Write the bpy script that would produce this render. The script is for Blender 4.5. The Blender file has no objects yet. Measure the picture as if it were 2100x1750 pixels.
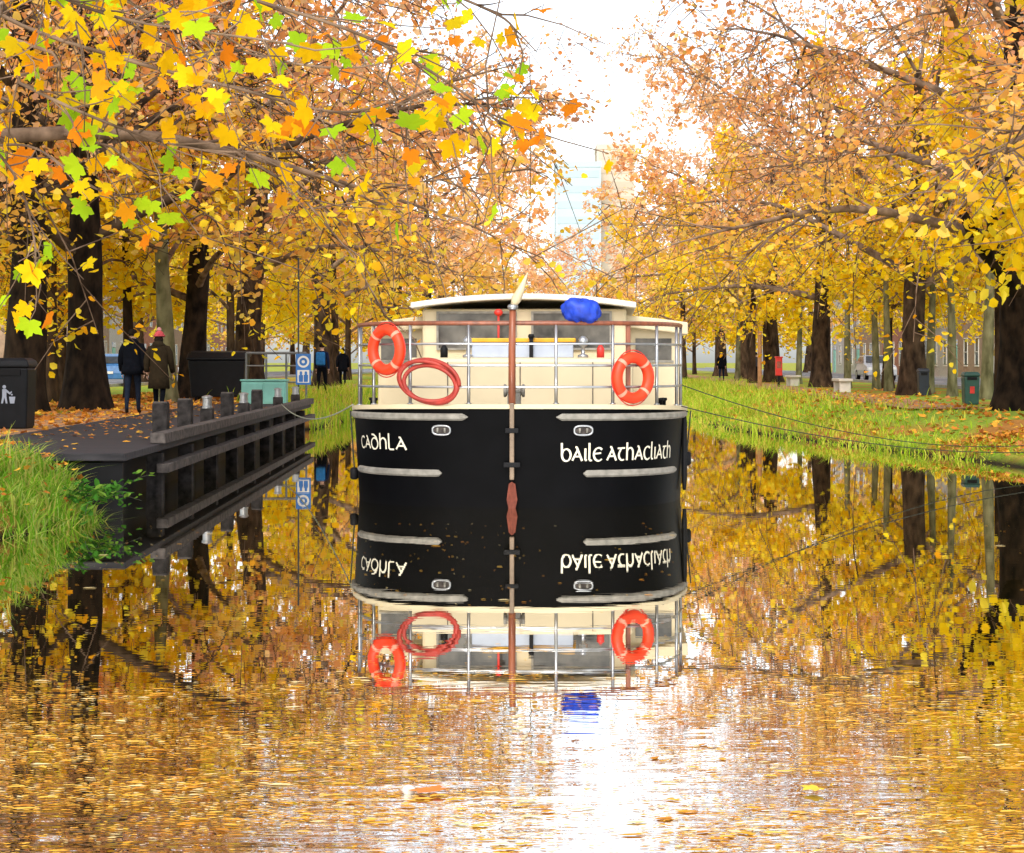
import bpy, math, random
import numpy as np
from mathutils import Vector, Matrix, Euler
R=math.radians
random.seed(7); rng=np.random.default_rng(7)
F=3918.; HC=1.75; HOR=743.
sc=bpy.context.scene; col=sc.collection
def at(px,py,d): return Vector(((px-1050)/F*d, d, HC-(py-HOR)/F*d))
def gx(px,d): return (px-1050)/F*d
GZ=.65
# ------------------------------------------------------------------ materials
def new_mat(name):
    m=bpy.data.materials.new(name); m.use_nodes=True
    nt=m.node_tree; nt.nodes.clear(); return m,nt,nt.nodes,nt.links
def M(name,c,rough=.6,metal=0,var=.18,scale=6,bump=0,c2=None,stretch=(1,1,1),spec=.5,detail=4):
    m,nt,N,L=new_mat(name)
    out=N.new('ShaderNodeOutputMaterial'); b=N.new('ShaderNodeBsdfPrincipled')
    L.new(b.outputs[0],out.inputs[0])
    tc=N.new('ShaderNodeTexCoord'); mp=N.new('ShaderNodeMapping'); mp.inputs['Scale'].default_value=stretch
    L.new(tc.outputs['Object'],mp.inputs[0])
    no=N.new('ShaderNodeTexNoise'); no.inputs['Scale'].default_value=scale; no.inputs['Detail'].default_value=detail
    L.new(mp.outputs[0],no.inputs['Vector'])
    rp=N.new('ShaderNodeValToRGB'); rp.color_ramp.elements[0].position=.32; rp.color_ramp.elements[1].position=.68
    ca=[max(0,x*(1-var)) for x in c]; cb=[min(1,x*(1+var)) for x in c] if c2 is None else list(c2)
    rp.color_ramp.elements[0].color=(*ca,1); rp.color_ramp.elements[1].color=(*cb,1)
    L.new(no.outputs['Fac'],rp.inputs[0]); L.new(rp.outputs[0],b.inputs['Base Color'])
    b.inputs['Roughness'].default_value=rough; b.inputs['Metallic'].default_value=metal
    b.inputs['Specular IOR Level'].default_value=spec
    if bump:
        bp=N.new('ShaderNodeBump'); bp.inputs['Strength'].default_value=1; bp.inputs['Distance'].default_value=bump
        L.new(no.outputs['Fac'],bp.inputs['Height']); L.new(bp.outputs[0],b.inputs['Normal'])
    return m
def leafmat(name,low,high=None,z0=3,z1=8,transl=.44,nscale=.35):
    m,nt,N,L=new_mat(name)
    out=N.new('ShaderNodeOutputMaterial')
    ge=N.new('ShaderNodeNewGeometry'); tc=N.new('ShaderNodeTexCoord')
    def ramp(cols):
        r=N.new('ShaderNodeValToRGB'); r.color_ramp.interpolation='CONSTANT'
        e=r.color_ramp.elements
        while len(e)<len(cols): e.new(.5)
        for i,c in enumerate(cols): e[i].position=i/len(cols); e[i].color=(*c,1)
        L.new(ge.outputs['Random Per Island'],r.inputs[0]); return r
    c=ramp(low).outputs[0]
    if high:
        c2=ramp(high).outputs[0]
        sx=N.new('ShaderNodeSeparateXYZ'); L.new(tc.outputs['Object'],sx.inputs[0])
        no=N.new('ShaderNodeTexNoise'); no.inputs['Scale'].default_value=nscale; L.new(tc.outputs['Object'],no.inputs['Vector'])
        ma=N.new('ShaderNodeMath'); ma.operation='MULTIPLY_ADD'; L.new(no.outputs['Fac'],ma.inputs[0]); ma.inputs[1].default_value=7; 
        sb=N.new('ShaderNodeMath'); sb.operation='SUBTRACT'; L.new(sx.outputs[2],sb.inputs[0]); sb.inputs[1].default_value=3.5
        L.new(sb.outputs[0],ma.inputs[2])
        mr=N.new('ShaderNodeMapRange'); mr.inputs[1].default_value=z0; mr.inputs[2].default_value=z1
        L.new(ma.outputs[0],mr.inputs[0])
        mx=N.new('ShaderNodeMix'); mx.data_type='RGBA'; L.new(mr.outputs[0],mx.inputs[0]); L.new(c,mx.inputs[6]); L.new(c2,mx.inputs[7]); c=mx.outputs[2]
    d=N.new('ShaderNodeBsdfDiffuse'); t=N.new('ShaderNodeBsdfTranslucent'); s=N.new('ShaderNodeMixShader')
    s.inputs[0].default_value=transl
    L.new(c,d.inputs[0]); L.new(c,t.inputs[0]); L.new(d.outputs[0],s.inputs[1]); L.new(t.outputs[0],s.inputs[2]); L.new(s.outputs[0],out.inputs[0])
    return m
# ------------------------------------------------------------------ mesh builder
class MB:
    def __init__(s): s.v=[]; s.f=[]; s.m=[]
    def add(s,vs,fs,mi=0):
        o=len(s.v); s.v+=[tuple(v) for v in vs]; s.f+=[tuple(i+o for i in f) for f in fs]; s.m+=[mi]*len(fs); return s
    def box(s,c,size,rot=None,mi=0):
        hx,hy,hz=[k/2 for k in size]
        vs=[Vector((x,y,z)) for x in(-hx,hx) for y in(-hy,hy) for z in(-hz,hz)]
        if rot is not None:
            r=Euler(rot).to_matrix(); vs=[r@v for v in vs]
        c=Vector(c); vs=[v+c for v in vs]
        return s.add(vs,[(0,1,3,2),(4,6,7,5),(0,4,5,1),(2,3,7,6),(0,2,6,4),(1,5,7,3)],mi)
    def tube(s,pts,rad,n=8,cap=True,mi=0,closed=False):
        pts=[Vector(p) for p in pts]; k=len(pts)
        if not hasattr(rad,'__len__'): rad=[rad]*k
        u=None; vs=[]
        for i,p in enumerate(pts):
            if closed: t=(pts[(i+1)%k]-pts[i-1])
            else: t=pts[min(i+1,k-1)]-pts[max(i-1,0)]
            if t.length<1e-9: t=Vector((0,0,1))
            t.normalize()
            if u is None:
                u=t.cross(Vector((0,0,1)) if abs(t.z)<.9 else Vector((1,0,0)))
            u=(u-t*u.dot(t)).normalized(); w=t.cross(u)
            for j in range(n):
                a=2*math.pi*j/n; vs.append(p+(u*math.cos(a)+w*math.sin(a))*rad[i])
        fs=[]
        for i in range(k if closed else k-1):
            i2=(i+1)%k
            for j in range(n): fs.append((i*n+j,i*n+(j+1)%n,i2*n+(j+1)%n,i2*n+j))
        if cap and not closed: fs.append(tuple(range(n-1,-1,-1))); fs.append(tuple((k-1)*n+j for j in range(n)))
        return s.add(vs,fs,mi)
    def lathe(s,prof,n=16,mat=None,mi=0):
        vs=[]; fs=[]
        for r,z in prof:
            for j in range(n):
                a=2*math.pi*j/n; vs.append(Vector((r*math.cos(a),r*math.sin(a),z)))
        for i in range(len(prof)-1):
            for j in range(n): fs.append((i*n+j,i*n+(j+1)%n,(i+1)*n+(j+1)%n,(i+1)*n+j))
        fs.append(tuple(range(n-1,-1,-1))); fs.append(tuple((len(prof)-1)*n+j for j in range(n)))
        if mat is not None: vs=[mat@v for v in vs]
        return s.add(vs,fs,mi)
    def ell(s,c,rad,nu=14,nv=9,mat=None,z0=-1.,jit=0,mi=0):
        c=Vector(c); vs=[]; fs=[]
        for i in range(nv+1):
            ph=math.asin(z0)+(math.pi/2-math.asin(z0))*i/nv
            for j in range(nu):
                a=2*math.pi*j/nu; q=1+jit*math.sin(3*a+i*1.7)*math.cos(2*i+a)
                v=Vector((rad[0]*math.cos(ph)*math.cos(a)*q,rad[1]*math.cos(ph)*math.sin(a)*q,rad[2]*math.sin(ph)*q))
                if mat is not None: v=mat@v
                vs.append(v+c)
        for i in range(nv):
            for j in range(nu): fs.append((i*nu+j,i*nu+(j+1)%nu,(i+1)*nu+(j+1)%nu,(i+1)*nu+j))
        if z0>-1: fs.append(tuple(range(nu-1,-1,-1)))
        return s.add(vs,fs,mi)
    def prism(s,poly,mat,th,mi=0):     # poly in xy, extruded th along z, through mat
        n=len(poly); vs=[mat@Vector((x,y,0)) for x,y in poly]+[mat@Vector((x,y,th)) for x,y in poly]
        fs=[tuple(range(n-1,-1,-1)),tuple(range(n,2*n))]+[(i,(i+1)%n,n+(i+1)%n,n+i) for i in range(n)]
        return s.add(vs,fs,mi)
    def build(s,name,mats,parent=None,smooth=False,bev=0,loc=None):
        me=bpy.data.meshes.new(name); me.from_pydata(s.v,[],s.f); me.update()
        if not isinstance(mats,(list,tuple)): mats=[mats]
        for m in mats: me.materials.append(m)
        if len(mats)>1: me.polygons.foreach_set('material_index',s.m)
        if smooth: me.polygons.foreach_set('use_smooth',[True]*len(me.polygons))
        o=bpy.data.objects.new(name,me); col.objects.link(o)
        if parent: o.parent=parent
        if loc is not None: o.location=loc
        if bev:
            b=o.modifiers.new('bevel','BEVEL'); b.width=bev; b.segments=2; b.limit_method='ANGLE'
        return o
def tag(o,label=None,cat=None,group=None,kind=None):
    if label: o['label']=label
    if cat: o['category']=cat
    if group: o['group']=group
    if kind: o['kind']=kind
    return o
def thing(name,label,cat,loc=(0,0,0),rz=0,group=None):
    o=bpy.data.objects.new(name,None); o.empty_display_size=.2; col.objects.link(o); o.location=loc; o.rotation_euler=(0,0,rz)
    return tag(o,label,cat,group)
def arr_mesh(name,V,Fa):
    me=bpy.data.meshes.new(name); nf,k=Fa.shape
    me.vertices.add(len(V)); me.vertices.foreach_set('co',np.ascontiguousarray(V,dtype=np.float32).ravel())
    me.loops.add(nf*k); me.loops.foreach_set('vertex_index',np.ascontiguousarray(Fa,dtype=np.int32).ravel())
    me.polygons.add(nf); me.polygons.foreach_set('loop_start',np.arange(0,nf*k,k,dtype=np.int32))
    me.update(calc_edges=True); me.validate(); return me
def instance_template(T,TF,pos,Rm,size):
    n=len(pos); V=np.einsum('nij,kj->nki',Rm,T)*size[:,None,None]+pos[:,None,:]
    Fa=(TF[None]+(np.arange(n)*len(T))[:,None,None]).reshape(-1,TF.shape[1])
    return V.reshape(-1,3),Fa
def rand_rot(n,rs,flat=0.):
    z=rs.normal(size=(n,3)); z[:,2]=z[:,2]*(1+flat*3)+np.sign(z[:,2])*flat*2; z/=np.linalg.norm(z,axis=1,keepdims=True)
    a=rs.normal(size=(n,3)); x=np.cross(a,z); x/=np.linalg.norm(x,axis=1,keepdims=True); y=np.cross(z,x)
    return np.stack([x,y,z],axis=2)
KITE=np.array([(0,-.5,0),(.34,-.22,.1),(.4,.2,.12),(0,.58,-.03),(-.4,.2,.12),(-.34,-.22,.1)]); KF=np.array([(0,1,2,3),(0,3,4,5)])
half=[(0,1),(.12,.84),(.24,.8),(.27,.6),(.42,.66),(.58,.64),(.84,.66),(.74,.46),(.72,.3),(.55,.18),(.66,.06),(.68,-.14),(.48,-.17),(.24,-.22),(0,-.1)]
out_=half+[(-x,y) for x,y in half[-2:0:-1]]
PL=np.array([(0,.12,0.)]+[(x,y,.3*abs(x)-.4*max(0,y-.4)**2-.2*(x*x)) for x,y in out_])
PF=np.array([(0,1+(i+1)%len(out_),1+i) for i in range(len(out_))])
# ------------------------------------------------------------------ palette
cream=M('cream_paint',(.63,.53,.34),.45,var=.05,scale=2)
whitep=M('white_paint',(.68,.65,.57),.45,var=.05)
blackh=M('black_hull_paint',(.0015,.0015,.002),.45,var=.3,scale=3,spec=.06)
beige=M('strake_metal',(.24,.225,.19),.5,var=.3,scale=9)
stemm=M('stem_bronze',(.2,.14,.09),.45,var=.25,scale=9)
gold=M('pale_lettering',(.74,.69,.54),.5,var=.05)
wood=M('varnished_wood',(.24,.07,.03),.35,var=.3,scale=14,stretch=(1,1,.2))
steel=M('stainless_steel',(.42,.43,.44),.3,metal=.8,var=.15)
orange=M('lifebuoy_orange',(.8,.045,.006),.5,var=.12,scale=9)
refl=M('reflective_band',(.7,.3,.2),.4,var=.15)
redh=M('red_hose_rubber',(.33,.028,.016),.5,var=.25)
redp=M('red_paint',(.6,.03,.02),.45)
rustr=M('faded_red_paint',(.28,.075,.045),.6,var=.3,scale=10)
blue=M('blue_tarpaulin',(.008,.05,.5),.55,var=.35,scale=9,bump=.01)
glass=M('dark_glass',(.03,.035,.04),.08,var=.3)
cabglass=M('cabin_window_glass',(.035,.035,.033),.12,var=.5,scale=3.5,c2=(.15,.14,.12))
paleglass=M('pale_window_glass',(.4,.45,.54),.2,var=.15,scale=2)
yellow=M('yellow_paint',(.72,.36,.01),.5)
timber=M('dark_timber',(.016,.014,.013),.8,var=.5,scale=9,bump=.004,stretch=(1,.15,1),c2=(.05,.043,.04),spec=.2)
deckm=M('deck_boards',(.024,.022,.026),.7,var=.4,scale=5,bump=.003,stretch=(.3,6,1),c2=(.05,.046,.05),spec=.3)
greyt=M('grey_timber',(.055,.046,.042),.75,var=.3,scale=9,bump=.004,c2=(.13,.11,.097),spec=.25)
rubber=M('black_rubber',(.006,.006,.007),.6,spec=.2)
ropem=M('dark_rope',(.035,.04,.025),.9)
palerope=M('pale_rope',(.3,.32,.22),.9)
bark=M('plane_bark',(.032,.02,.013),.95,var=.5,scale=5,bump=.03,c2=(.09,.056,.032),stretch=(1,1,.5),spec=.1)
barkd=M('shade_darkened_bark',(.011,.008,.006),.95,var=.5,scale=5,bump=.03,c2=(.04,.025,.015),stretch=(1,1,.5),spec=.1)  # shade under the crowns is put into this near-black bark
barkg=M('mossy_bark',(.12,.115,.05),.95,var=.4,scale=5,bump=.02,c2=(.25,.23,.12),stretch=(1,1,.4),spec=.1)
twigm=M('twig_bark',(.12,.075,.048),.95,var=.4,scale=3,c2=(.31,.21,.14),spec=.1)
twigd=M('dark_twig_bark',(.03,.019,.012),.95,var=.4,scale=3,c2=(.14,.09,.055),spec=.1)
twigp=M('haze_paled_twig_bark',(.36,.24,.15),.95,var=.3,scale=3,c2=(.5,.36,.24),spec=.1)  # far limbs paled, distance haze put into the colour
Ycols=[(.97,.62,.015),(.98,.72,.025),(.95,.52,.015),(.98,.76,.06),(.82,.68,.04),(.94,.42,.015)]
Ocols=[(.92,.44,.16),(.94,.53,.23),(.8,.34,.12),(.95,.62,.33),(.68,.34,.19),(.92,.36,.09),(.88,.48,.28),(.94,.58,.13)]
leafA=leafmat('autumn_leaves',Ycols,Ocols,2.4,5.8)
leafY=leafmat('yellow_leaves',[(.98,.7,.012),(.98,.77,.035),(.96,.62,.012),(.98,.8,.07),(.84,.72,.035)],[(.97,.68,.025),(.95,.57,.025),(.97,.76,.06)],2,7)
leafM=leafmat('half_hazed_orange_leaves',[(.97,.66,.05),(.97,.74,.08),(.95,.55,.05),(.97,.78,.12)],[(.95,.51,.19),(.96,.61,.3),(.93,.43,.14),(.96,.67,.38),(.88,.46,.23)],2.6,6.2)  # light haze of the middle distance is put into these colours
leafF=leafmat('haze_paled_orange_leaves',[(.95,.56,.17),(.96,.66,.25),(.94,.5,.17)],[(.95,.56,.3),(.95,.64,.4),(.93,.5,.26)],3,9)  # distant trees, haze mixed into the leaf colour
leafBig=leafmat('plane_leaves_turning',[(.95,.58,.008),(.97,.68,.015),(.5,.7,.02),(.95,.53,.008),(.9,.27,.015),(.38,.62,.02),(.97,.72,.015),(.93,.38,.015)],transl=.55)
litter=leafmat('leaf_litter',[(.65,.25,.04),(.8,.38,.05),(.45,.16,.03),(.85,.48,.06),(.55,.22,.07)],transl=.1)
floatm=leafmat('leaf_and_reflection_colours',[(.92,.48,.06),(.94,.6,.12),(.78,.33,.04),(.95,.76,.38),(.88,.42,.05),(.6,.25,.04),(.92,.54,.09)],transl=.1)  # leaf golds that also imitate reflection streaks on the water
grassm=leafmat('grass_blades',[(.38,.6,.03),(.5,.66,.05),(.68,.7,.1),(.26,.48,.03),(.7,.6,.1)],[(.56,.64,.06),(.72,.6,.09),(.44,.6,.05)],0.5,5,transl=.4,nscale=.5)
grassl=leafmat('lush_grass_blades',[(.2,.42,.03),(.3,.52,.04),(.5,.6,.1),(.15,.34,.02),(.4,.53,.12),(.55,.5,.12)],transl=.4)
weedm=leafmat('weed_leaves',[(.05,.17,.02),(.08,.23,.03),(.17,.3,.04)],transl=.3)
# ------------------------------------------------------------------ camera / light
cam=bpy.data.cameras.new('camera'); co=bpy.data.objects.new('camera',cam); col.objects.link(co)
co.location=(0,0,HC); co.rotation_euler=(R(90),0,0); cam.sensor_width=36; cam.lens=36*F/2100; cam.shift_y=-(875-HOR)/2100
cam.clip_start=.1; cam.clip_end=6000; sc.camera=co
w=bpy.data.worlds.new('World'); sc.world=w; w.use_nodes=True
N=w.node_tree.nodes; L=w.node_tree.links; bg=N['Background']
sky=N.new('ShaderNodeTexSky'); sky.sky_type='NISHITA'; sky.sun_disc=False; sky.sun_elevation=R(42); sky.sun_rotation=R(190); sky.dust_density=2; sky.air_density=1
hs=N.new('ShaderNodeHueSaturation'); hs.inputs['Saturation'].default_value=.42; hs.inputs['Value'].default_value=2.6
L.new(sky.outputs[0],hs.inputs['Color']); L.new(hs.outputs[0],bg.inputs[0]); bg.inputs[1].default_value=.13
sl=bpy.data.lights.new('sun','SUN'); sl.energy=1.6; sl.angle=R(12); sl.color=(1,.95,.86)
so=bpy.data.objects.new('sun',sl); col.objects.link(so); so.rotation_euler=(R(48),0,R(-10)); so.location=(0,-10,30)
sc.view_settings.view_transform='Standard'; sc.view_settings.look='None'; sc.view_settings.exposure=0
# ------------------------------------------------------------------ ground & water
YE=192
def interp(tab,y): return float(np.interp(y,[t[0] for t in tab],[t[1] for t in tab]))
EL=[(-60,-7),(17.6,-5.6),(18.6,-5.0),(19.6,-4.7),(21,-4.5),(22,-4.7),(23.2,-6.3),(46,-6.6),(50,-5.0),(400,7.2)]
ER=[(-60,9.2),(26,8.8),(31.6,8.4),(40,6.7),(52,5.05),(400,17.2)]
eL=lambda y:interp(EL,y); eR=lambda y:interp(ER,y)
def gprof(y):
    a,b=eL(y),eR(y)
    return [(-2500,GZ),(-60,GZ),(a-5,GZ),(a-.9,.62),(a-.35,.3),(a,-.25),(a+.5,-1),(b-.6,-1),(b,-.15),(b+.5,.15),(b+3,.6),(b+6,GZ),(60,GZ),(2500,GZ)]
ys=[-60,-30,0,10,15.5,16.5,17.2,17.8,18.5,19.2,20,21,21.5,22,22.6,23.2,28,34,40,46,48,50,56,64,75,90,110,140,180,YE,YE+3,240,320,405,900,2500]
mb=MB(); vs=[]; 
for y in ys:
    for x,z in gprof(y): vs.append((x,y,z if y<=YE else GZ))
k=14; fs=[(i*k+j,i*k+j+1,(i+1)*k+j+1,(i+1)*k+j) for i in range(len(ys)-1) for j in range(k-1)]
mb.add(vs,fs)
def ground_mat():
    m,nt,N,L=new_mat('grass_and_leaf_litter')
    out=N.new('ShaderNodeOutputMaterial'); b=N.new('ShaderNodeBsdfPrincipled'); b.inputs['Roughness'].default_value=.95; b.inputs['Specular IOR Level'].default_value=.1
    L.new(b.outputs[0],out.inputs[0]); tc=N.new('ShaderNodeTexCoord')
    n1=N.new('ShaderNodeTexNoise'); n1.inputs['Scale'].default_value=.35; n1.inputs['Detail'].default_value=8
    n2=N.new('ShaderNodeTexNoise'); n2.inputs['Scale'].default_value=9; n2.inputs['Detail'].default_value=5
    for n in(n1,n2): L.new(tc.outputs['Object'],n.inputs['Vector'])
    r1=N.new('ShaderNodeValToRGB'); r1.color_ramp.elements[0].color=(.14,.24,.02,1); r1.color_ramp.elements[1].color=(.38,.5,.06,1)
    r2=N.new('ShaderNodeValToRGB'); r2.color_ramp.elements[0].color=(.25,.11,.03,1); r2.color_ramp.elements[1].color=(.58,.28,.06,1)
    L.new(n2.outputs['Fac'],r1.inputs[0]); L.new(n2.outputs['Fac'],r2.inputs[0])
    mr=N.new('ShaderNodeMapRange'); mr.inputs[1].default_value=.48; mr.inputs[2].default_value=.6; L.new(n1.outputs['Fac'],mr.inputs[0])
    mx=N.new('ShaderNodeMix'); mx.data_type='RGBA'; L.new(mr.outputs[0],mx.inputs[0]); L.new(r1.outputs[0],mx.inputs[6]); L.new(r2.outputs[0],mx.inputs[7])
    # dark wet earth close to the water
    sx=N.new('ShaderNodeSeparateXYZ'); L.new(tc.outputs['Object'],sx.inputs[0]); mz=N.new('ShaderNodeMapRange'); mz.inputs[1].default_value=.02; mz.inputs[2].default_value=.14; L.new(sx.outputs[2],mz.inputs[0])
    mw=N.new('ShaderNodeMix'); mw.data_type='RGBA'; L.new(mz.outputs[0],mw.inputs[0]); mw.inputs[6].default_value=(.03,.024,.012,1); L.new(mx.outputs[2],mw.inputs[7])
    L.new(mw.outputs[2],b.inputs['Base Color']); 
    bp=N.new('ShaderNodeBump'); bp.inputs['Distance'].default_value=.05; L.new(n2.outputs['Fac'],bp.inputs['Height']); L.new(bp.outputs[0],b.inputs['Normal'])
    return m
tag(mb.build('ground',ground_mat()),kind='structure',label='grassy canal banks strewn with fallen leaves',cat='ground')
def water_mat():
    m,nt,N,L=new_mat('canal_water')
    out=N.new('ShaderNodeOutputMaterial'); tc=N.new('ShaderNodeTexCoord')
    sx=N.new('ShaderNodeSeparateXYZ'); L.new(tc.outputs['Object'],sx.inputs[0])
    def noise(sc_,st,det):
        mp=N.new('ShaderNodeMapping'); mp.inputs['Scale'].default_value=st; L.new(tc.outputs['Object'],mp.inputs[0])
        n=N.new('ShaderNodeTexNoise'); n.inputs['Scale'].default_value=sc_; n.inputs['Detail'].default_value=det; L.new(mp.outputs[0],n.inputs['Vector']); return n.outputs['Fac']
    a=noise(1,(1.5,5.5,1),2); c=noise(1,(4,14,1),1); g=noise(1,(.25,.5,1),2)
    def math_(op,x,y):
        q=N.new('ShaderNodeMath'); q.operation=op
        for i,v in enumerate((x,y)):
            if isinstance(v,(int,float)): q.inputs[i].default_value=v
            else: L.new(v,q.inputs[i])
        return q.outputs[0]
    fc=N.new('ShaderNodeFloatCurve')
    cu=fc.mapping.curves[0]; pts=[(0,1),(.17,1),(.22,.75),(.265,.25),(.30,.08),(.36,.045),(.6,.03),(1,.03)]
    cu.points[0].location=pts[0]; cu.points[1].location=pts[-1]
    for p in pts[1:-1]: cu.points.new(*p)
    for p in cu.points: p.handle_type='VECTOR'
    fc.mapping.update()
    L.new(math_('MULTIPLY',sx.outputs[1],1/35.),fc.inputs['Value'])
    h=math_('ADD',math_('MULTIPLY',a,.005),math_('MULTIPLY',c,.0011))
    amp=math_('MULTIPLY',fc.outputs[0],math_('ADD',math_('MULTIPLY',g,1.6),.2))
    h=math_('MULTIPLY',h,amp)
    bp=N.new('ShaderNodeBump'); bp.inputs['Strength'].default_value=1; bp.inputs['Distance'].default_value=1; L.new(h,bp.inputs['Height'])
    gl=N.new('ShaderNodeBsdfGlossy'); gl.inputs['Roughness'].default_value=.005; gl.inputs['Color'].default_value=(.98,.96,.91,1)
    df=N.new('ShaderNodeBsdfDiffuse'); df.inputs['Color'].default_value=(.018,.015,.005,1)
    L.new(bp.outputs[0],gl.inputs['Normal'])
    fr=N.new('ShaderNodeLayerWeight'); fr.inputs['Blend'].default_value=.5; 
    mr=N.new('ShaderNodeMapRange'); mr.inputs[1].default_value=.6; mr.inputs[2].default_value=1; mr.inputs[3].default_value=.78; mr.inputs[4].default_value=.94
    L.new(fr.outputs['Facing'],mr.inputs[0])
    mx=N.new('ShaderNodeMixShader'); L.new(mr.outputs[0],mx.inputs[0]); L.new(df.outputs[0],mx.inputs[1]); L.new(gl.outputs[0],mx.inputs[2]); L.new(mx.outputs[0],out.inputs[0])
    return m
mb=MB(); mb.add([(-12,-60,0),(22,-60,0),(22,YE+2,0),(-12,YE+2,0)],[(0,1,2,3)])
tag(mb.build('water',water_mat()),kind='structure',label='still canal water reflecting the barge and trees',cat='water')
def strip(name,f0,f1,z,m,label,cat,ya=-40,yb=360,kerb=0):
    mb=MB(); Y=[ya,20,40,60,90,130,200,yb] if ya<20 else [ya,(ya+yb)/2,yb]
    vs=[]
    for y in Y: vs+=[(f0(y),y,z),(f1(y),y,z)]
    mb.add(vs,[(2*i,2*i+1,2*i+3,2*i+2) for i in range(len(Y)-1)])
    if kerb:
        for i in range(len(Y)-1):
            for f in(f0,f1):
                a,b=f(Y[i]),f(Y[i+1]); q=.1
                mb.add([(a-q,Y[i],GZ-.1),(a+q,Y[i],GZ-.1),(b+q,Y[i+1],GZ-.1),(b-q,Y[i+1],GZ-.1),(a-q,Y[i],GZ+kerb),(a+q,Y[i],GZ+kerb),(b+q,Y[i+1],GZ+kerb),(b-q,Y[i+1],GZ+kerb)],[(4,5,6,7),(0,4,7,3),(1,2,6,5),(0,1,5,4),(3,7,6,2)],1)
    return tag(mb.build(name,m),label,cat,kind='structure')
asph=M('asphalt',(.16,.16,.165),.9,var=.2,scale=3); kerbm=M('kerb_stone',(.42,.41,.39),.9)
pathm=M('leafy_path_gravel',(.24,.14,.08),.95,var=.4,scale=2.5,c2=(.58,.29,.1),detail=8)
markm=M('road_marking_paint',(.75,.75,.72),.8)
ax=lambda y:.034*(y-23)
strip('towpath',lambda y:ax(y)-10.3,lambda y:ax(y)-6.9,GZ+.006,pathm,'leaf covered towpath on the left bank','path')
strip('footpath',lambda y:ax(y)+8.6,lambda y:ax(y)+10.6,GZ+.006,pathm,'leaf strewn footpath on the right bank','path',ya=45,yb=340)
strip('road',lambda y:ax(y)-30,lambda y:ax(y)-20,GZ+.008,[asph,kerbm],'street behind the trees on the left','road',kerb=.13)
strip('road',lambda y:ax(y)+16.5,lambda y:ax(y)+25,GZ+.008,[asph,kerbm],'street behind the trees on the right','road',kerb=.13)
for sgn,xo in((0,-25),(1,20.75)):
    mb=MB()
    for i in range(40):
        y=20+i*7; mb.add([(ax(y)+xo-.06,y,GZ+.013),(ax(y)+xo+.06,y,GZ+.013),(ax(y+3)+xo+.06,y+3,GZ+.013),(ax(y+3)+xo-.06,y+3,GZ+.013)],[(0,1,2,3)])
    tag(mb.build('road_marking',markm),'dashed white centre line on the %s street'%('left','right')[sgn],'road marking',kind='structure')
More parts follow.
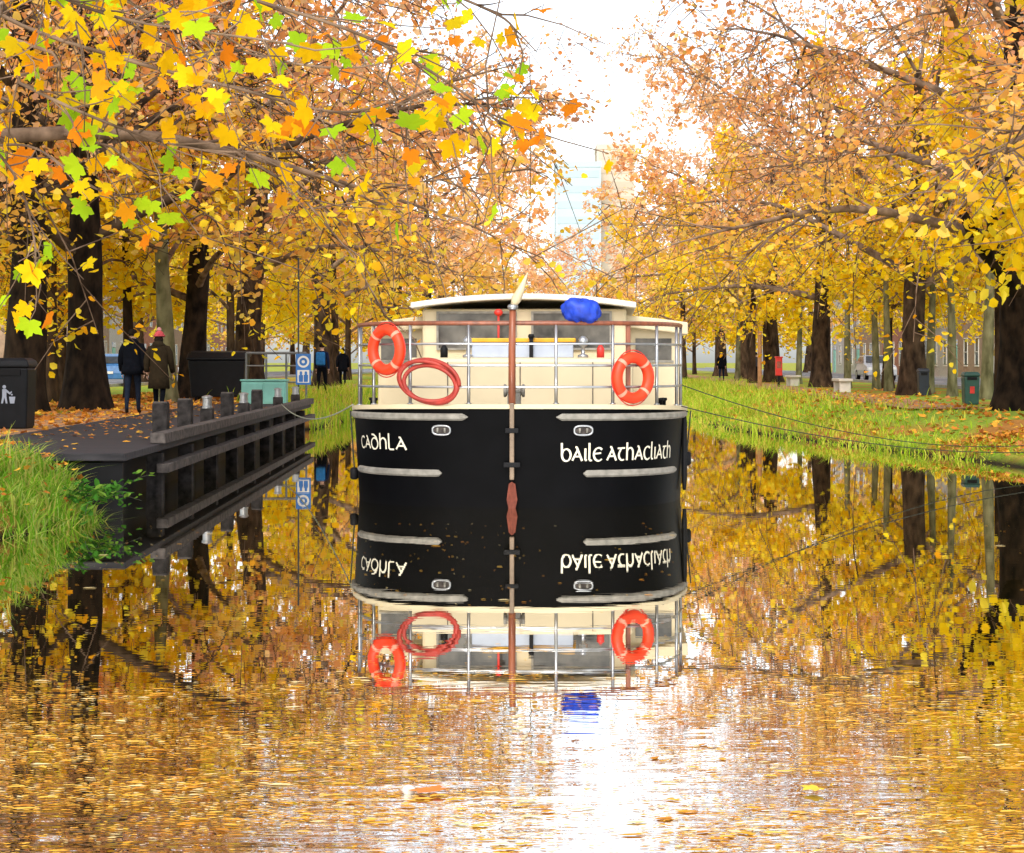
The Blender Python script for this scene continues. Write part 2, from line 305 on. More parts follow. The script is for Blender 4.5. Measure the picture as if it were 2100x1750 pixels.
# ------------------------------------------------------------------ trees
def gen_tree(seed,Ht,r0,fork,Rc,nl,ns,nt,nleaf,ls,rise=(.15,.5),droop=.3,topf=.62,lean=0.,tws=3,lsd=7,shrink=.42,twr=.012,lk=.36):
    rs=np.random.default_rng(seed); tr=MB(); lb=MB(); lp=[]
    top=Ht*topf; zz=np.linspace(-.25,top,11)
    ph=rs.uniform(0,6,4)
    tp=[Vector((lean*z+.12*r0*3*math.sin(z*.5+ph[0])-.12*r0*3*math.sin(ph[0]),.1*r0*3*math.sin(z*.6+ph[1]),z)) for z in zz]
    def trunk_r(z):
        q=max(z,0)/top
        return r0*(1+.45*math.exp(-max(z,0)/.45))*(1-.25*min(1,q*2.2))*(1-.62*max(0,q-.4)/.6)
    zs=np.concatenate([np.linspace(-.25,1.2,6),np.linspace(1.6,top,12)])
    pts=[Vector(np.array([np.interp(z,zz,[p[i] for p in tp]) for i in range(3)])) for z in zs]
    tr.tube(pts,[trunk_r(z)*(1+.05*math.sin(z*2.3+ph[2])) for z in zs],14)
    ip=lambda z:Vector([np.interp(z,zz,[p[i] for p in tp]) for i in range(3)])
    for i in range(nl):
        f=i/(nl-1); z0=fork+(top-fork)*f**1.15*.98
        az=i*2.39996+rs.uniform(-.35,.35); Lb=Rc*(1-shrink*f)*rs.uniform(.82,1.1)
        rs_=rs.uniform(*rise)+.75*f; dr=droop*(1-.6*f)*rs.uniform(.7,1.3)
        p0=ip(z0); d=Vector((math.cos(az),math.sin(az),0)); sd=Vector((-d.y,d.x,0)); wv=rs.uniform(0,6)
        lpts=[]
        for t in np.linspace(0,1,9):
            lpts.append(p0+d*(Lb*t)+sd*(Lb*.07*math.sin(4*t+wv)*t)+Vector((0,0,Lb*(rs_*t*1.15-dr*t**2.4)+.12*math.sin(9*t+wv)*t)))
        rb=trunk_r(z0)*lk
        lrad=[max(.015,rb*(1-t)**1.1*.95+.015) for t in np.linspace(0,1,9)]
        lb.tube(lpts,lrad,lsd,cap=False)
        tl=np.linspace(0,1,9); A=np.array([tuple(p) for p in lpts])
        for j in range(ns):
            t=.22+.78*(j+rs.random()*.9)/ns
            s0=np.array([np.interp(t,tl,A[:,q]) for q in range(3)])
            an=az+rs.choice([-1,1])*rs.uniform(.25,1.25); up=rs.uniform(-.5,.75)
            L2=Lb*.34*rs.uniform(.55,1.2)*(1.2-.45*t)
            d2=np.array([math.cos(an),math.sin(an),up]); d2/=np.linalg.norm(d2)
            cv=rs.normal(size=3)*.22; cv[2]-=.28
            sp=[s0+d2*L2*q+cv*L2*q*q for q in (0,.35,.7,1)]
            r2=min(.03,np.interp(t,tl,lrad)*.6)
            lb.tube(sp,[r2,r2*.75,r2*.5,.008],4,cap=False)
            S=np.array(sp); tq=[0,.35,.7,1]
            for k2 in range(nt):
                u=.2+.8*(k2+rs.random())/nt; w0=np.array([np.interp(u,tq,S[:,q]) for q in range(3)])
                d3=d2*.7+rs.normal(size=3)*.75; d3[2]-=.25; d3/=np.linalg.norm(d3)
                L3=rs.uniform(.6,1.7)*min(1,Rc/6.)
                cv3=rs.normal(size=3)*.25; cv3[2]-=.25
                q3=[w0+d3*L3*q+cv3*L3*q*q for q in(0,.5,1)]
                if tws: lb.tube(q3,[twr,twr*.8,twr*.5],tws,cap=False)
                nn=rs.poisson(nleaf)
                if nn:
                    qq=rs.random(nn)**.7; P=w0+np.outer(qq,d3*L3)+np.outer(qq**2,cv3*L3)+rs.normal(size=(nn,3))*.16*min(1,Rc/6.+.3)
                    lp.append(P)
    P=np.concatenate(lp)
    sz=ls*rs.uniform(.55,1.3,len(P))
    V,Fa=instance_template(KITE,KF,P,rand_rot(len(P),rs,.15),sz)
    tm=tr.build('trunk_proto',bark,smooth=True); lm=lb.build('limb_proto',twigm,smooth=True)
    me1,me2=tm.data,lm.data
    bpy.data.objects.remove(tm); bpy.data.objects.remove(lm)
    me1.name='trunk'; me2.name='limbs'
    me3=arr_mesh('crown',V,Fa); me3.materials.append(leafA)
    return me1,me2,me3
def override(o,m):
    o.material_slots[0].link='OBJECT'; o.material_slots[0].material=m
def place_tree(var,x,y,rz,s,label,group=None,lm=None,bm=None,name='plane_tree',sz=None,z=GZ,tm=None):
    t=thing(name,label,'tree',(x,y,z-.02),rz,group); t.scale=(s,s,sz or s)
    for nm,me in zip(('trunk','limbs','crown'),var):
        o=bpy.data.objects.new(nm,me); col.objects.link(o); o.parent=t
        if nm=='crown' and lm: override(o,lm)
        if nm=='trunk' and bm: override(o,bm)
        if nm=='limbs' and tm: override(o,tm)
    return t
V0=gen_tree(11,17,.44,3.4,9.8,13,12,9,9.5,.14,shrink=.3,twr=.014,lk=.38)
V1=gen_tree(23,18,.48,3.8,9.9,13,11,9,11,.14,rise=(.1,.5),shrink=.3,twr=.014,lk=.38)
V2=gen_tree(37,16,.42,3.2,9.4,13,11,9,12,.14,shrink=.3,twr=.013,lk=.4)
W0=gen_tree(71,17,.44,3.2,9.8,12,8,5,13,.26,lsd=5,shrink=.3,twr=.015)
W1=gen_tree(83,17,.46,3.0,9.6,12,8,5,13,.26,lsd=5,rise=(.05,.45),shrink=.3,twr=.015)
S0=gen_tree(41,9.5,.16,2.0,3.9,11,7,5,13,.2,rise=(.25,.7),droop=.35,topf=.75)
S1=gen_tree(53,8.5,.14,1.8,3.6,11,7,5,14,.2,rise=(.2,.6),droop=.35,topf=.75)
T0=gen_tree(61,10,.15,3.3,2.6,9,5,4,9,.2,rise=(.4,.9),droop=.2,topf=.8)
# left bank
place_tree(V1,-9.8,25.5,.4,1,'nearest left bank plane tree, twiggy golden crown behind the large foreground leaves')
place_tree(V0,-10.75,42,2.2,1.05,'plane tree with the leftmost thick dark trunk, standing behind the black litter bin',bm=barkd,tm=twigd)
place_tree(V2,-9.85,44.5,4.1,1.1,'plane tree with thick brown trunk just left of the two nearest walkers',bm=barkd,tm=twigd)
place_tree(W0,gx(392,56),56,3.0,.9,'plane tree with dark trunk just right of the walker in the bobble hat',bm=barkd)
place_tree(V1,-9.0,66,5.3,1.03,'broad trunked plane tree behind the grey guard rail and teal cabinet',sz=1.1)
for i,(y,o) in enumerate([(88,-10.9),(109,-9.7),(131,-9.7),(155,-9.9)]):
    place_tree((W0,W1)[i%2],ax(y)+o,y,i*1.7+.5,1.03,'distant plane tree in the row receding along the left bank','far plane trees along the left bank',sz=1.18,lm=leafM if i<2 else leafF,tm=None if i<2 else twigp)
# right bank
place_tree(V0,12.1,27,1.1,1,'nearest right bank plane tree, bare twiggy crown filling the upper right corner')
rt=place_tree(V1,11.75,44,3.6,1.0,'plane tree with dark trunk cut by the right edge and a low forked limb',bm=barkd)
rinv=(Matrix.Translation((11.75,44,GZ-.02))@Matrix.Rotation(3.6,4,'Z')).inverted()
m=MB(); q=[Vector((11.7,44,3.2)),Vector((11.35,43.7,3.75)),Vector((10.9,43.2,4.05)),Vector((10.35,42.6,4.5)),Vector((9.9,42.1,5.1))]
m.tube([rinv@p for p in q],[.3,.25,.21,.17,.08],10)
q=[Vector((11.0,43.3,4.0)),Vector((10.75,42.8,4.6)),Vector((10.7,42.4,5.4)),Vector((10.2,42.,6.2))]; m.tube([rinv@p for p in q],[.17,.13,.11,.05],9); m.build('low_limb',barkd,rt,smooth=True)
place_tree(V2,13.4,64,.2,1.02,'plane tree with brown trunk just left of the black bin on the right bank',sz=1.1)
place_tree(V0,13.6,84,2.7,1.0,'plane tree with mid sized trunk between the red box and the pale slender trunks',sz=1.15,lm=leafM)
for i,(y,o) in enumerate([(105,11.6),(127,11.8),(150,12.0)]):
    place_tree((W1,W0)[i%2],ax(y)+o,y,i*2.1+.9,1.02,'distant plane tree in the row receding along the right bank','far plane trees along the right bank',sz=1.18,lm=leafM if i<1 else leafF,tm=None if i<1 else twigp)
# yellow smaller trees
SY='small_yellow_tree'
for var,x,y,rz,s,lab,lm,sz in [
 (S0,-14.2,60,.3,1.15,'small yellow tree beyond the walkers, left of the black wheeled bin',leafY,None),
 (S1,-11.4,77,1.3,1.35,'small golden tree above the black wheeled bin',leafY,1.5),
 (S0,-8.6,93,2.3,1.3,'small golden tree with low branches above the walker with the blue backpack',leafY,1.5),
 (S1,-10.2,118,.6,1.5,'golden tree just left of the small figure in black',leafY,1.6),
 (S0,-12.6,52,.9,1.1,'yellow tree whose leaves hang just above the two nearest walkers',leafY,1.4),
 (S1,17.4,68,3.1,1.35,'small yellow tree behind the green bin near the right edge',leafY,1.5),
 (S0,15.8,80,4.4,1.3,'small golden tree between the two thickest right bank trunks',leafY,1.4),
 (S1,12.6,100,5.2,1.4,'small golden tree above the red box on the right bank',leafY,1.5),
 (S0,12.4,38.5,2.0,1.0,'yellow tree spreading in from the right edge in front of the dark limb',leafY,1.45),
 (S0,11.4,128,.9,1.35,'farthest small yellow tree on the right bank above the long grass',leafY,1.5)]:
    place_tree(var,x,y,rz,s,lab,lm=lm,name=SY,sz=sz)
for i,(px,y,s) in enumerate([(655,165,1.5),(715,175,1.3),(600,170,1.6),(1425,170,1.4),(1475,180,1.6),(1540,175,1.5)]):
    place_tree((S0,S1)[i%2],gx(px,y),y,i*1.1,s,'low bushy golden tree far along the canal, seen beside the barge','bushy far trees beside the barge',lm=leafY if i%2 else leafM,name='bushy_tree',z=.1)
# slender
for px,d,lab in [(1740,80,'slender pale trunk first right of the mid sized plane trunk'),(1796,77,'slender pale trunk midway between two thick right bank trunks'),(1822,72,'slender grey trunk just left of the brown plane trunk'),(1908,66,'slender pale trunk immediately right of the black bin'),(1950,61,'slender trunk between the black bin and the green bin'),(2024,56,'mossy slender trunk just right of the green bin'),(1640,96,'slender mossy trunk right of the red box'),(1512,112,'thin mossy trunk near the small distant walkers on the right')]:
    place_tree(T0,gx(px,d),d,px*.7,1 if d>58 else 1.15,lab,bm=barkg,lm=leafY,name='slender_tree')
place_tree(T0,gx(266,56),56,.4,1.1,'slender dark trunk behind the walker in black',bm=barkd,lm=leafY,name='slender_tree')
place_tree(T0,gx(338,52),52,1.4,1.7,'mossy green trunk behind the walker in the bobble hat',bm=barkg,lm=leafY,name='slender_tree',sz=1.1)
# back rows
for i,(x,y) in enumerate([(-19,62),(-18.5,95),(-33,125),(-18,135)]):
    place_tree((W0,W1)[i%2],x,y,i*1.3,.9,'plane tree in the row lining the street beyond the left towpath','street trees beyond the left towpath',lm=leafY)
for i,(x,y) in enumerate([(28,72),(29,105),(30,145)]):
    place_tree((W1,W0)[i%2],x,y,i*1.9+.6,.9,'plane tree in the row lining the street beyond the right footpath','street trees beyond the right footpath',lm=leafY)
for i,(x,y,s) in enumerate([(-8,205,1),(.5,212,1.0),(9.0,203,.95),(17,206,1.1),(31,200,1),(-21,195,1)]):
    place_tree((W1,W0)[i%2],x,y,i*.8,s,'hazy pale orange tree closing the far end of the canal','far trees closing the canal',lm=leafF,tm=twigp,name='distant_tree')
# overhanging near tree with the large leaves
ft=place_tree(W0,-11.5,9.5,.8,.8,'overhanging tree with large yellow, lime and orange leaves on a low branch, top left',sz=.95)
inv=(Matrix.Translation((-11.5,9.5,GZ-.02))@Matrix.Rotation(.8,4,'Z')@Matrix.Diagonal((.8,.8,.95,1))).inverted()
rs=np.random.default_rng(5); br=MB(); LPs=[]; LR=[]; LS=[]
hub=Vector((-11.3,9.5,5.2))
def branch(ctrl,r0,nside,lden,spread,start=7):
    pts=[hub]+[at(*c) for c in ctrl]
    dense=[]
    for i in range(len(pts)-1):
        p0=pts[max(i-1,0)];p1=pts[i];p2=pts[i+1];p3=pts[min(i+2,len(pts)-1)]
        for t in np.linspace(0,1,7)[:-1]:
            dense.append(.5*((2*p1)+(p2-p0)*t+(2*p0-5*p1+4*p2-p3)*t*t+(3*p1-p0-3*p2+p3)*t**3))
    dense.append(pts[-1]); n=len(dense)
    br.tube(dense,[r0*(1-i/n)**.7*.8+.0028 for i in range(n)],6)
    for s in range(nside):
        i=int(start+(n-start-1)*(s+rs.random())/nside); i=min(i,n-2)
        p=np.array(dense[i]); t=np.array(dense[i+1]-dense[i]); t/=np.linalg.norm(t)
        d=t*.8+rs.normal(size=3)*np.array([.6,.8,.6]); d[2]-=.15; d/=np.linalg.norm(d)
        L_=rs.uniform(.2,.65)*spread; cv=rs.normal(size=3)*.3
        q=[p+d*L_*u+cv*L_*u*u for u in(0,.33,.66,1)]
        br.tube(q,[.004,.0032,.0026,.002],4)
        for _ in range(rs.poisson(lden)):
            u=rs.uniform(.3,1.05); a=p+d*L_*u+cv*L_*u*u
            pd=rs.normal(size=3)*.8; pd[2]-=.6; pd/=np.linalg.norm(pd); pl=rs.uniform(.03,.08)
            b=a+pd*pl; br.tube([a,b],[.002,.0015],3)
            yv=pd*.7+rs.normal(size=3)*.45; yv[2]-=.35; yv/=np.linalg.norm(yv)
            zv=np.array([0,-1,.5])+rs.normal(size=3)*1.0; zv-=yv*zv.dot(yv); zv/=np.linalg.norm(zv); xv=np.cross(yv,zv)
            LPs.append(b); LR.append(np.stack([xv,yv,zv],1)); LS.append(rs.uniform(.038,.082))
branch([(-260,-160,8.3),(0,30,8),(250,120,7.8),(480,180,7.6),(690,230,7.5),(830,200,7.4)],.01,34,1.9,1)
branch([(-150,-330,8.4),(200,-90,8.1),(520,0,7.8),(760,80,7.7),(950,190,7.5),(1030,260,7.4)],.009,36,1.9,1)
branch([(-330,100,8.2),(-80,250,8),(30,360,7.9),(70,490,7.9),(70,570,7.9)],.008,14,2.1,.6)
branch([(-280,0,8),(40,170,7.9),(190,240,7.8),(330,290,7.7),(480,320,7.6)],.009,26,2.2,.9)
branch([(100,-380,8.4),(550,-140,8),(850,-40,7.8),(1020,30,7.7),(1060,70,7.7)],.008,16,1.6,.6)
branch([(-200,-200,7.4),(60,-40,7.3),(220,30,7.2),(380,60,7.1),(600,90,7.0)],.009,26,2.2,.9)
branch([(-300,200,8.6),(-120,300,8.5),(60,300,8.4),(180,380,8.3),(280,410,8.3)],.007,16,1.8,.7)
branch([(-200,-300,9),(150,-60,8.9),(450,90,8.8),(700,140,8.6),(880,100,8.5)],.007,24,1.7,.9)
for v in range(len(br.v)): br.v[v]=tuple(inv@Vector(br.v[v]))
br.build('low_branch',twigm,ft,smooth=True)
V,Fa=instance_template(PL,PF,np.array(LPs),np.array(LR),np.array(LS)); A=np.array(inv); V=V@A[:3,:3].T+A[:3,3]
me=arr_mesh('large_leaves',V,Fa); me.materials.append(leafBig); o=bpy.data.objects.new('large_leaves',me); col.objects.link(o); o.parent=ft
# ------------------------------------------------------------------ grass, weeds and leaves
def blades(name,P,h,lean,wd,m,label,cat):
    n=len(P); az=rng.uniform(0,6.283,n); sd=np.stack([-np.sin(az),np.cos(az),np.zeros(n)],1); ld=np.stack([np.cos(az),np.sin(az),np.zeros(n)],1)
    V=np.zeros((n,8,3))
    for i,t in enumerate((0,.4,.75,1)):
        c=P+ld*(lean*h*t**2)[:,None]+np.array([0,0,1])*(h*(t-.35*lean*t**2))[:,None]; ww=(wd*(1,.85,.5,.06)[i])[:,None]
        V[:,2*i]=c-sd*ww; V[:,2*i+1]=c+sd*ww
    T=np.array([(0,1,3,2),(2,3,5,4),(4,5,7,6)]); Fa=(T[None]+(np.arange(n)*8)[:,None,None]).reshape(-1,4)
    me=arr_mesh(name,V.reshape(-1,3),Fa); me.materials.append(m); o=bpy.data.objects.new(name,me); col.objects.link(o)
    return tag(o,label,cat,kind='stuff')
def gh(x,y):
    p=gprof(y); return np.interp(x,[q[0] for q in p],[q[1] for q in p])
def scatter(n,ya,yb,fx): 
    y=rng.uniform(ya,yb,n); P=np.array([(fx(t),t,0) for t in y]); P[:,2]=[gh(x,t) for x,t,_ in P]; return P
n=3600; P=scatter(n,18.8,22.4,lambda y:eL(y)-.02-abs(rng.normal())*.8); cl=.6+.5*np.sin(P[:,0]*5+P[:,1]*3.1)*np.sin(P[:,1]*4.3-P[:,0]*2)
blades('bank_grass',P,rng.uniform(.15,.6,n)*np.where(P[:,1]>21,.75,1)*np.clip(cl,.35,1.1),rng.uniform(.3,1.4,n),rng.uniform(.005,.014,n),grassl,'lush green grass hanging over the water at lower left','grass')
n=4500; P=scatter(n,49.5,110,lambda y:eL(y)-abs(rng.normal())*1.1)
blades('bank_grass',P,rng.uniform(.2,.6,n),rng.uniform(.2,.9,n),rng.uniform(.01,.02,n),grassm,'grass fringe on the left bank beyond the jetty','grass')
n=19000; P=scatter(n,28.5,120,lambda y:eR(y)+.05+abs(rng.normal())*(1.9 if y>42 else .9)); cl=.5+.55*np.clip(np.sin(P[:,0]*1.7+P[:,1]*.9)+np.sin(P[:,1]*.37+P[:,0]*.6)*.8,-1,1)*.5+.35*rng.random(n)
blades('bank_grass',P,rng.uniform(.15,.52,n)*np.where(P[:,1]>46,1.15,.62)*np.clip(cl,.3,1.3),rng.uniform(.3,1.4,n),rng.uniform(.008,.018,n),grassm,'vivid yellow green grass along the right bank','grass')
def litter_obj(name,n,ya,yb,fx,s,m,label,zoff=.02,tilt=.5):
    y=rng.uniform(ya,yb,n); P=np.array([(fx(t),t,0) for t in y]); P[:,2]=[gh(a,b) for a,b,_ in P]; P[:,2]+=zoff
    V,Fa=instance_template(PL,PF,P,rand_rot(n,rng,tilt),s*rng.uniform(.6,1.2,n)); me=arr_mesh(name,V,Fa); me.materials.append(m)
    o=bpy.data.objects.new(name,me); col.objects.link(o); return tag(o,label,'fallen leaves',kind='stuff')
litter_obj('fallen_leaves',5000,20,75,lambda y:rng.uniform(-13,-5.6) if y>50 else rng.uniform(-12,-7.3),.11,litter,'brown orange leaves littering the left towpath')
litter_obj('fallen_leaves',1800,28,75,lambda y:eR(y)+.6+abs(rng.normal())*4,.1,litter,'brown orange leaves littering the right bank',zoff=.04)
litter_obj('fallen_leaves',1900,28,36,lambda y:eR(y)+.4+rng.random()*3.2,.075,litter,'patch of fallen orange leaves at the near right water edge',zoff=.07)
litter_obj('fallen_leaves',60,19,22.3,lambda y:eL(y)-.1-rng.random()*1.1,.06,litter,'few dead leaves caught in the lush grass at lower left',zoff=.25)
# leaves lying on the jetty deck
n=220; y=rng.uniform(22.6,47,n); P=np.stack([-4.75-(y-21)*.0235-rng.random(n)**.6*2.2,y,np.full(n,.695)],1); V,Fa=instance_template(PL,PF,P,rand_rot(n,rng,2.5),rng.uniform(.04,.08,n)); V[:,2]=np.maximum(V[:,2],.684)
me=arr_mesh('fallen_leaves',V,Fa); me.materials.append(litter); o=bpy.data.objects.new('fallen_leaves',me); col.objects.link(o); tag(o,'scattered dead leaves on the dark jetty deck','fallen leaves',kind='stuff')
# floating leaves, their gold flecks doubling as painted reflection streaks
n=34000; y=5.8+np.where(rng.random(n)<.94,5.0*rng.random(n)**1.3,15*rng.random(n)); P=np.stack([rng.uniform(-.32,.32,n)*y,y,np.full(n,.004)],1)
dens=.6*np.sin(P[:,1]*5.3+np.sin(P[:,0]*.8)*1.5)+.45*np.sin(P[:,0]*1.1+P[:,1]*1.9)+.35*np.sin(P[:,0]*3.1-P[:,1]*8)
keep=(dens+rng.normal(size=n)*.5>-.25)&((np.abs(P[:,0]-.3-.025*(P[:,1]-6))>.032*P[:,1]*(.5+.5*rng.random(n)))|(rng.random(n)<.16))
P=P[keep]; P=P[~((P[:,1]>21.5)&(np.abs(P[:,0])<2.4))]; n=len(P)
az=rng.normal(size=n)*.45; ca,sa=np.cos(az),np.sin(az); Rm=np.zeros((n,3,3)); Rm[:,0,0]=ca*rng.uniform(1.1,2.2,n); Rm[:,0,1]=-sa; Rm[:,1,0]=sa; Rm[:,1,1]=ca; Rm[:,2,2]=1
V,Fa=instance_template(np.array([(-.8,-.1,0),(-.3,-.45,.04),(.5,-.35,.06),(.85,.05,0),(.3,.42,.05),(-.45,.38,.03)]),np.array([(0,1,2,3),(0,3,4,5)]),P,Rm,rng.uniform(.004,.014,n)*np.where(rng.random(n)<.05,2.6,1)); V[:,2]=np.maximum(V[:,2],.003)
me=arr_mesh('leaf_and_reflection_flecks',V,Fa); me.materials.append(floatm); o=bpy.data.objects.new('leaf_and_reflection_flecks',me); col.objects.link(o)
tag(o,'golden mat of leaf fragments, doubling as reflection streaks on the foreground water','floating leaves',kind='stuff')
def single_leaf(px,py,c,s,rz,label,m):
    d=HC*F/(py-HOR); T=PL*np.array([1,1,.4]); mbl=MB(); mbl.add([(a*s,b*s,max(.004,c_*s+.012)) for a,b,c_ in T],[tuple(f) for f in PF])
    o=mbl.build('floating_leaf',m,loc=(gx(px,d),d,.006)); o.rotation_euler=(0,0,rz); return tag(o,label,'leaf')
lo=M('orange_leaf',(.8,.22,.02),.6); ly=M('yellow_leaf',(.9,.58,.03),.6)
single_leaf(885,1632,0,.1,.6,'large orange leaf floating in the foreground below the bow',lo)
single_leaf(1675,1625,0,.07,2.,'yellow leaf floating in the right foreground',ly)
fe=MB(); fe.ell((0,0,.014),(.028,.018,.022),10,6); tag(fe.build('white_scrap',whitep,loc=(gx(838,7.75),7.75,.0),smooth=True),'small white scrap floating beside the large orange leaf','litter')
# weeds
wp=thing('bankside_weed','dark green broad leaved weed leaning over the water below the near jetty corner','plant',(-4.6,21.3,.35))
st=MB(); lps=[]
for i in range(20):
    az=rng.uniform(-1.9,.9); Ls=rng.uniform(.3,.7); b=Vector((rng.uniform(-.35,.1),rng.uniform(-.8,.5),-.1)); d=Vector((math.cos(az)*.7,math.sin(az)*.7,rng.uniform(.0,.75)))
    q=[b+d*Ls*t+Vector((0,0,-.28*Ls*t*t)) for t in(0,.33,.66,1)]; st.tube(q,[.007,.006,.004,.003],5)
    for t in np.linspace(.2,1,12): lps.append(np.array(b+d*Ls*t+Vector((0,0,-.28*Ls*t*t)))+rng.normal(size=3)*.035)
st.build('stem',ropem,wp); lps=np.array(lps)
V,Fa=instance_template(KITE*np.array([.8,1.2,1]),KF,lps,rand_rot(len(lps),rng,.5),rng.uniform(.06,.11,len(lps)))
me=arr_mesh('leaves',V,Fa); me.materials.append(weedm); o=bpy.data.objects.new('leaves',me); col.objects.link(o); o.parent=wp
# ------------------------------------------------------------------ the barge
boat=thing('canal_barge','black hulled canal barge with cream cabin, seen bow on, pale lettering beside its stem','boat',(0,22.9,0),R(-2.9))
BX,BL,BN=2.16,2.7,3.1
S=1-(1-np.linspace(0,1,600))**2
px_=BX*S; py_=BL*(1-(1-S**BN)**(1/BN))
px_=np.append(px_,BX); py_=np.append(py_,17.)
al=np.concatenate([[0],np.cumsum(np.hypot(np.diff(px_),np.diff(py_)))])
AB=al[-2]
def hull(a,z,off=0.):
    s=abs(a); x=np.interp(s,al,px_); y=np.interp(s,al,py_)
    e=.02; tx=np.interp(s+e,al,px_)-np.interp(max(s-e,0),al,px_); ty=np.interp(s+e,al,py_)-np.interp(max(s-e,0),al,py_); l=math.hypot(tx,ty)
    nx,ny=ty/l,-tx/l
    if s<1e-6: nx,ny=0,-1
    kz=1-.03*max(0,(1.2-z)/1.2); x=x*kz; y=y+.06*max(0,1.2-z)*max(0,1-y/3)
    x+=nx*off; y+=ny*off
    return Vector((math.copysign(x,a) if a else 0.,y,z))
def sheer(a): y=np.interp(abs(a),al,py_); q=min(1,y/3); return 1.2-.1*q
def Sweep(mb,As,sec):
    rings=[sec(a) for a in As]; k=len(rings[0]); vs=[hull(a,z,o) for a,r in zip(As,rings) for o,z in r]; fs=[]
    for i in range(len(As)-1):
        for j in range(k): fs.append((i*k+j,i*k+(j+1)%k,(i+1)*k+(j+1)%k,(i+1)*k+j))
    fs.append(tuple(range(k))); fs.append(tuple((len(As)-1)*k+j for j in range(k)))
    return mb.add(vs,fs)
amax=al[-1]
As=list(np.concatenate([[-amax,-(AB+6),-(AB+2)],np.linspace(-AB,AB,121),[AB+2,AB+6,amax]]))
vs=[]; hb=MB()
for a in As:
    sh=sheer(a)
    for t in np.linspace(0,1,10): vs.append(hull(a,-.5+(sh+.5)*t))
k=10; fs=[(i*k+j,(i+1)*k+j,(i+1)*k+j+1,i*k+j+1) for i in range(len(As)-1) for j in range(k-1)]
fs.append(tuple([0+j for j in range(k)]+[(len(As)-1)*k+j for j in range(k-1,-1,-1)]))
hb.add(vs,fs); hull_o=hb.build('hull',blackh,boat,smooth=True)
dk=MB(); dv=[hull(a,sheer(a)-.06,-.02) for a in As]; dk.add(dv,[tuple(range(len(dv)))]); dk.build('deck',greyt,boat)
g=MB(); Sweep(g,As,lambda a:[(-.1,sheer(a)-.01),(.03,sheer(a)-.01),(.03,sheer(a)+.045),(-.1,sheer(a)+.045)]); g.build('gunwale',cream,boat)
def strake(a0,a1,z,h=.085):
    A=np.linspace(a0,a1,40); m=MB()
    def sec(a):
        e=min(abs(a-a0),abs(a-a1)); q=math.sqrt(max(0.02,1-(1-min(1,e/.06))**2)); hh=h/2*q
        return [(-.01,z-hh),(.02,z-hh),(.042,z-hh*.5),(.042,z+hh*.5),(.02,z+hh),(-.01,z+hh)]
    Sweep(m,A,sec); m.build('rubbing_strake',beige,boat,smooth=False)
strake(-3.2,-.53,1.09); strake(.53,3.2,1.09); strake(-2.5,-.87,.41); strake(.87,2.5,.41)
# stem
m=MB(); m.box((0,-.02,.8),(.055,.06,.92)); m.build('stem_bar',stemm,boat,bev=.01)
m=MB(); m.add([(-.04,-.0,.29),(.04,0,.29),(0,-.08,.32),(-.065,0,.1),(.065,0,.1),(0,-.12,.08),(-.012,0,-.15),(.012,0,-.15),(0,-.05,-.15)],[(0,2,5,3),(2,1,4,5),(0,1,2),(3,5,8,6),(5,4,7,8),(1,0,3,4),(4,3,6,7)]); m.build('stem_guard',rustr,boat)
for z,wd in((.93,.16),(.52,.2)): m=MB(); m.box((0,-.035,z),(wd,.05,.06)); m.build('stem_bracket',rubber,boat,bev=.008)
# fairleads
for sx in(-1,1):
    f=MB(); ctr=sx*.86
    pts=[hull(ctr+.11*math.copysign(abs(math.cos(t))**.7,math.cos(t)),.93+.055*math.copysign(abs(math.sin(t))**.7,math.sin(t)),.02) for t in np.linspace(0,2*math.pi,28,endpoint=False)]
    f.tube(pts,.014,6,closed=True); fo=f.build('fairlead',steel,boat,smooth=True)
    q=MB(); q.add([hull(ctr+.1*math.cos(t),.93+.045*math.sin(t),.012) for t in np.linspace(0,2*math.pi,24,endpoint=False)],[tuple(range(24))]); q.build('fairlead_mouth',greyt,fo)
    for dx in(-.045,.045): q=MB(); q.tube([hull(ctr+dx,.93-.03,.025),hull(ctr+dx,.93+.03,.025)],.014,8); q.build('roller',beige,fo,smooth=True)
# lettering
def arc(cx,cy,rx,ry,a0,a1,n=14): return [(cx+rx*math.cos(R(t)),cy+ry*math.sin(R(t))) for t in np.linspace(a0,a1,n)]
G={'C':(.72,[arc(.42,.38,.34,.36,48,312)]),
 'A':(.82,[[(.26,.78),(.36,.76),(.74,.02)],[(.42,.62),(.06,.04)],[(.16,.26),(.58,.26)]]),
 'D':(.84,[arc(.4,.34,.34,.34,-180,180,22),[(.72,.46),(.6,.72),(.36,.88),(.12,.9)]]),
 'h':(.74,[[(.12,1.0),(.12,.02)],[(.12,.5)]+arc(.38,.44,.24,.26,140,0,9)+[(.62,.02)]]),
 'L':(.6,[[(.12,1.0),(.12,.12),(.2,.03),(.5,.03)]]),
 'l':(.36,[[(.12,1.0),(.12,.12),(.2,.03),(.32,.05)]]),
 'b':(.78,[[(.1,1.0),(.12,.3)],arc(.42,.34,.3,.33,180,-180,20)]),
 'i':(.3,[[(.14,.7),(.14,.1),(.24,.03)]]),
 'E':(.68,[arc(.42,.37,.34,.36,45,315),[(.1,.4),(.6,.44)]]),
 't':(.64,[[(.02,.68),(.6,.7)],[(.3,.68)]+arc(.4,.32,.28,.29,150,300,10)]),' ':(.3,[])}
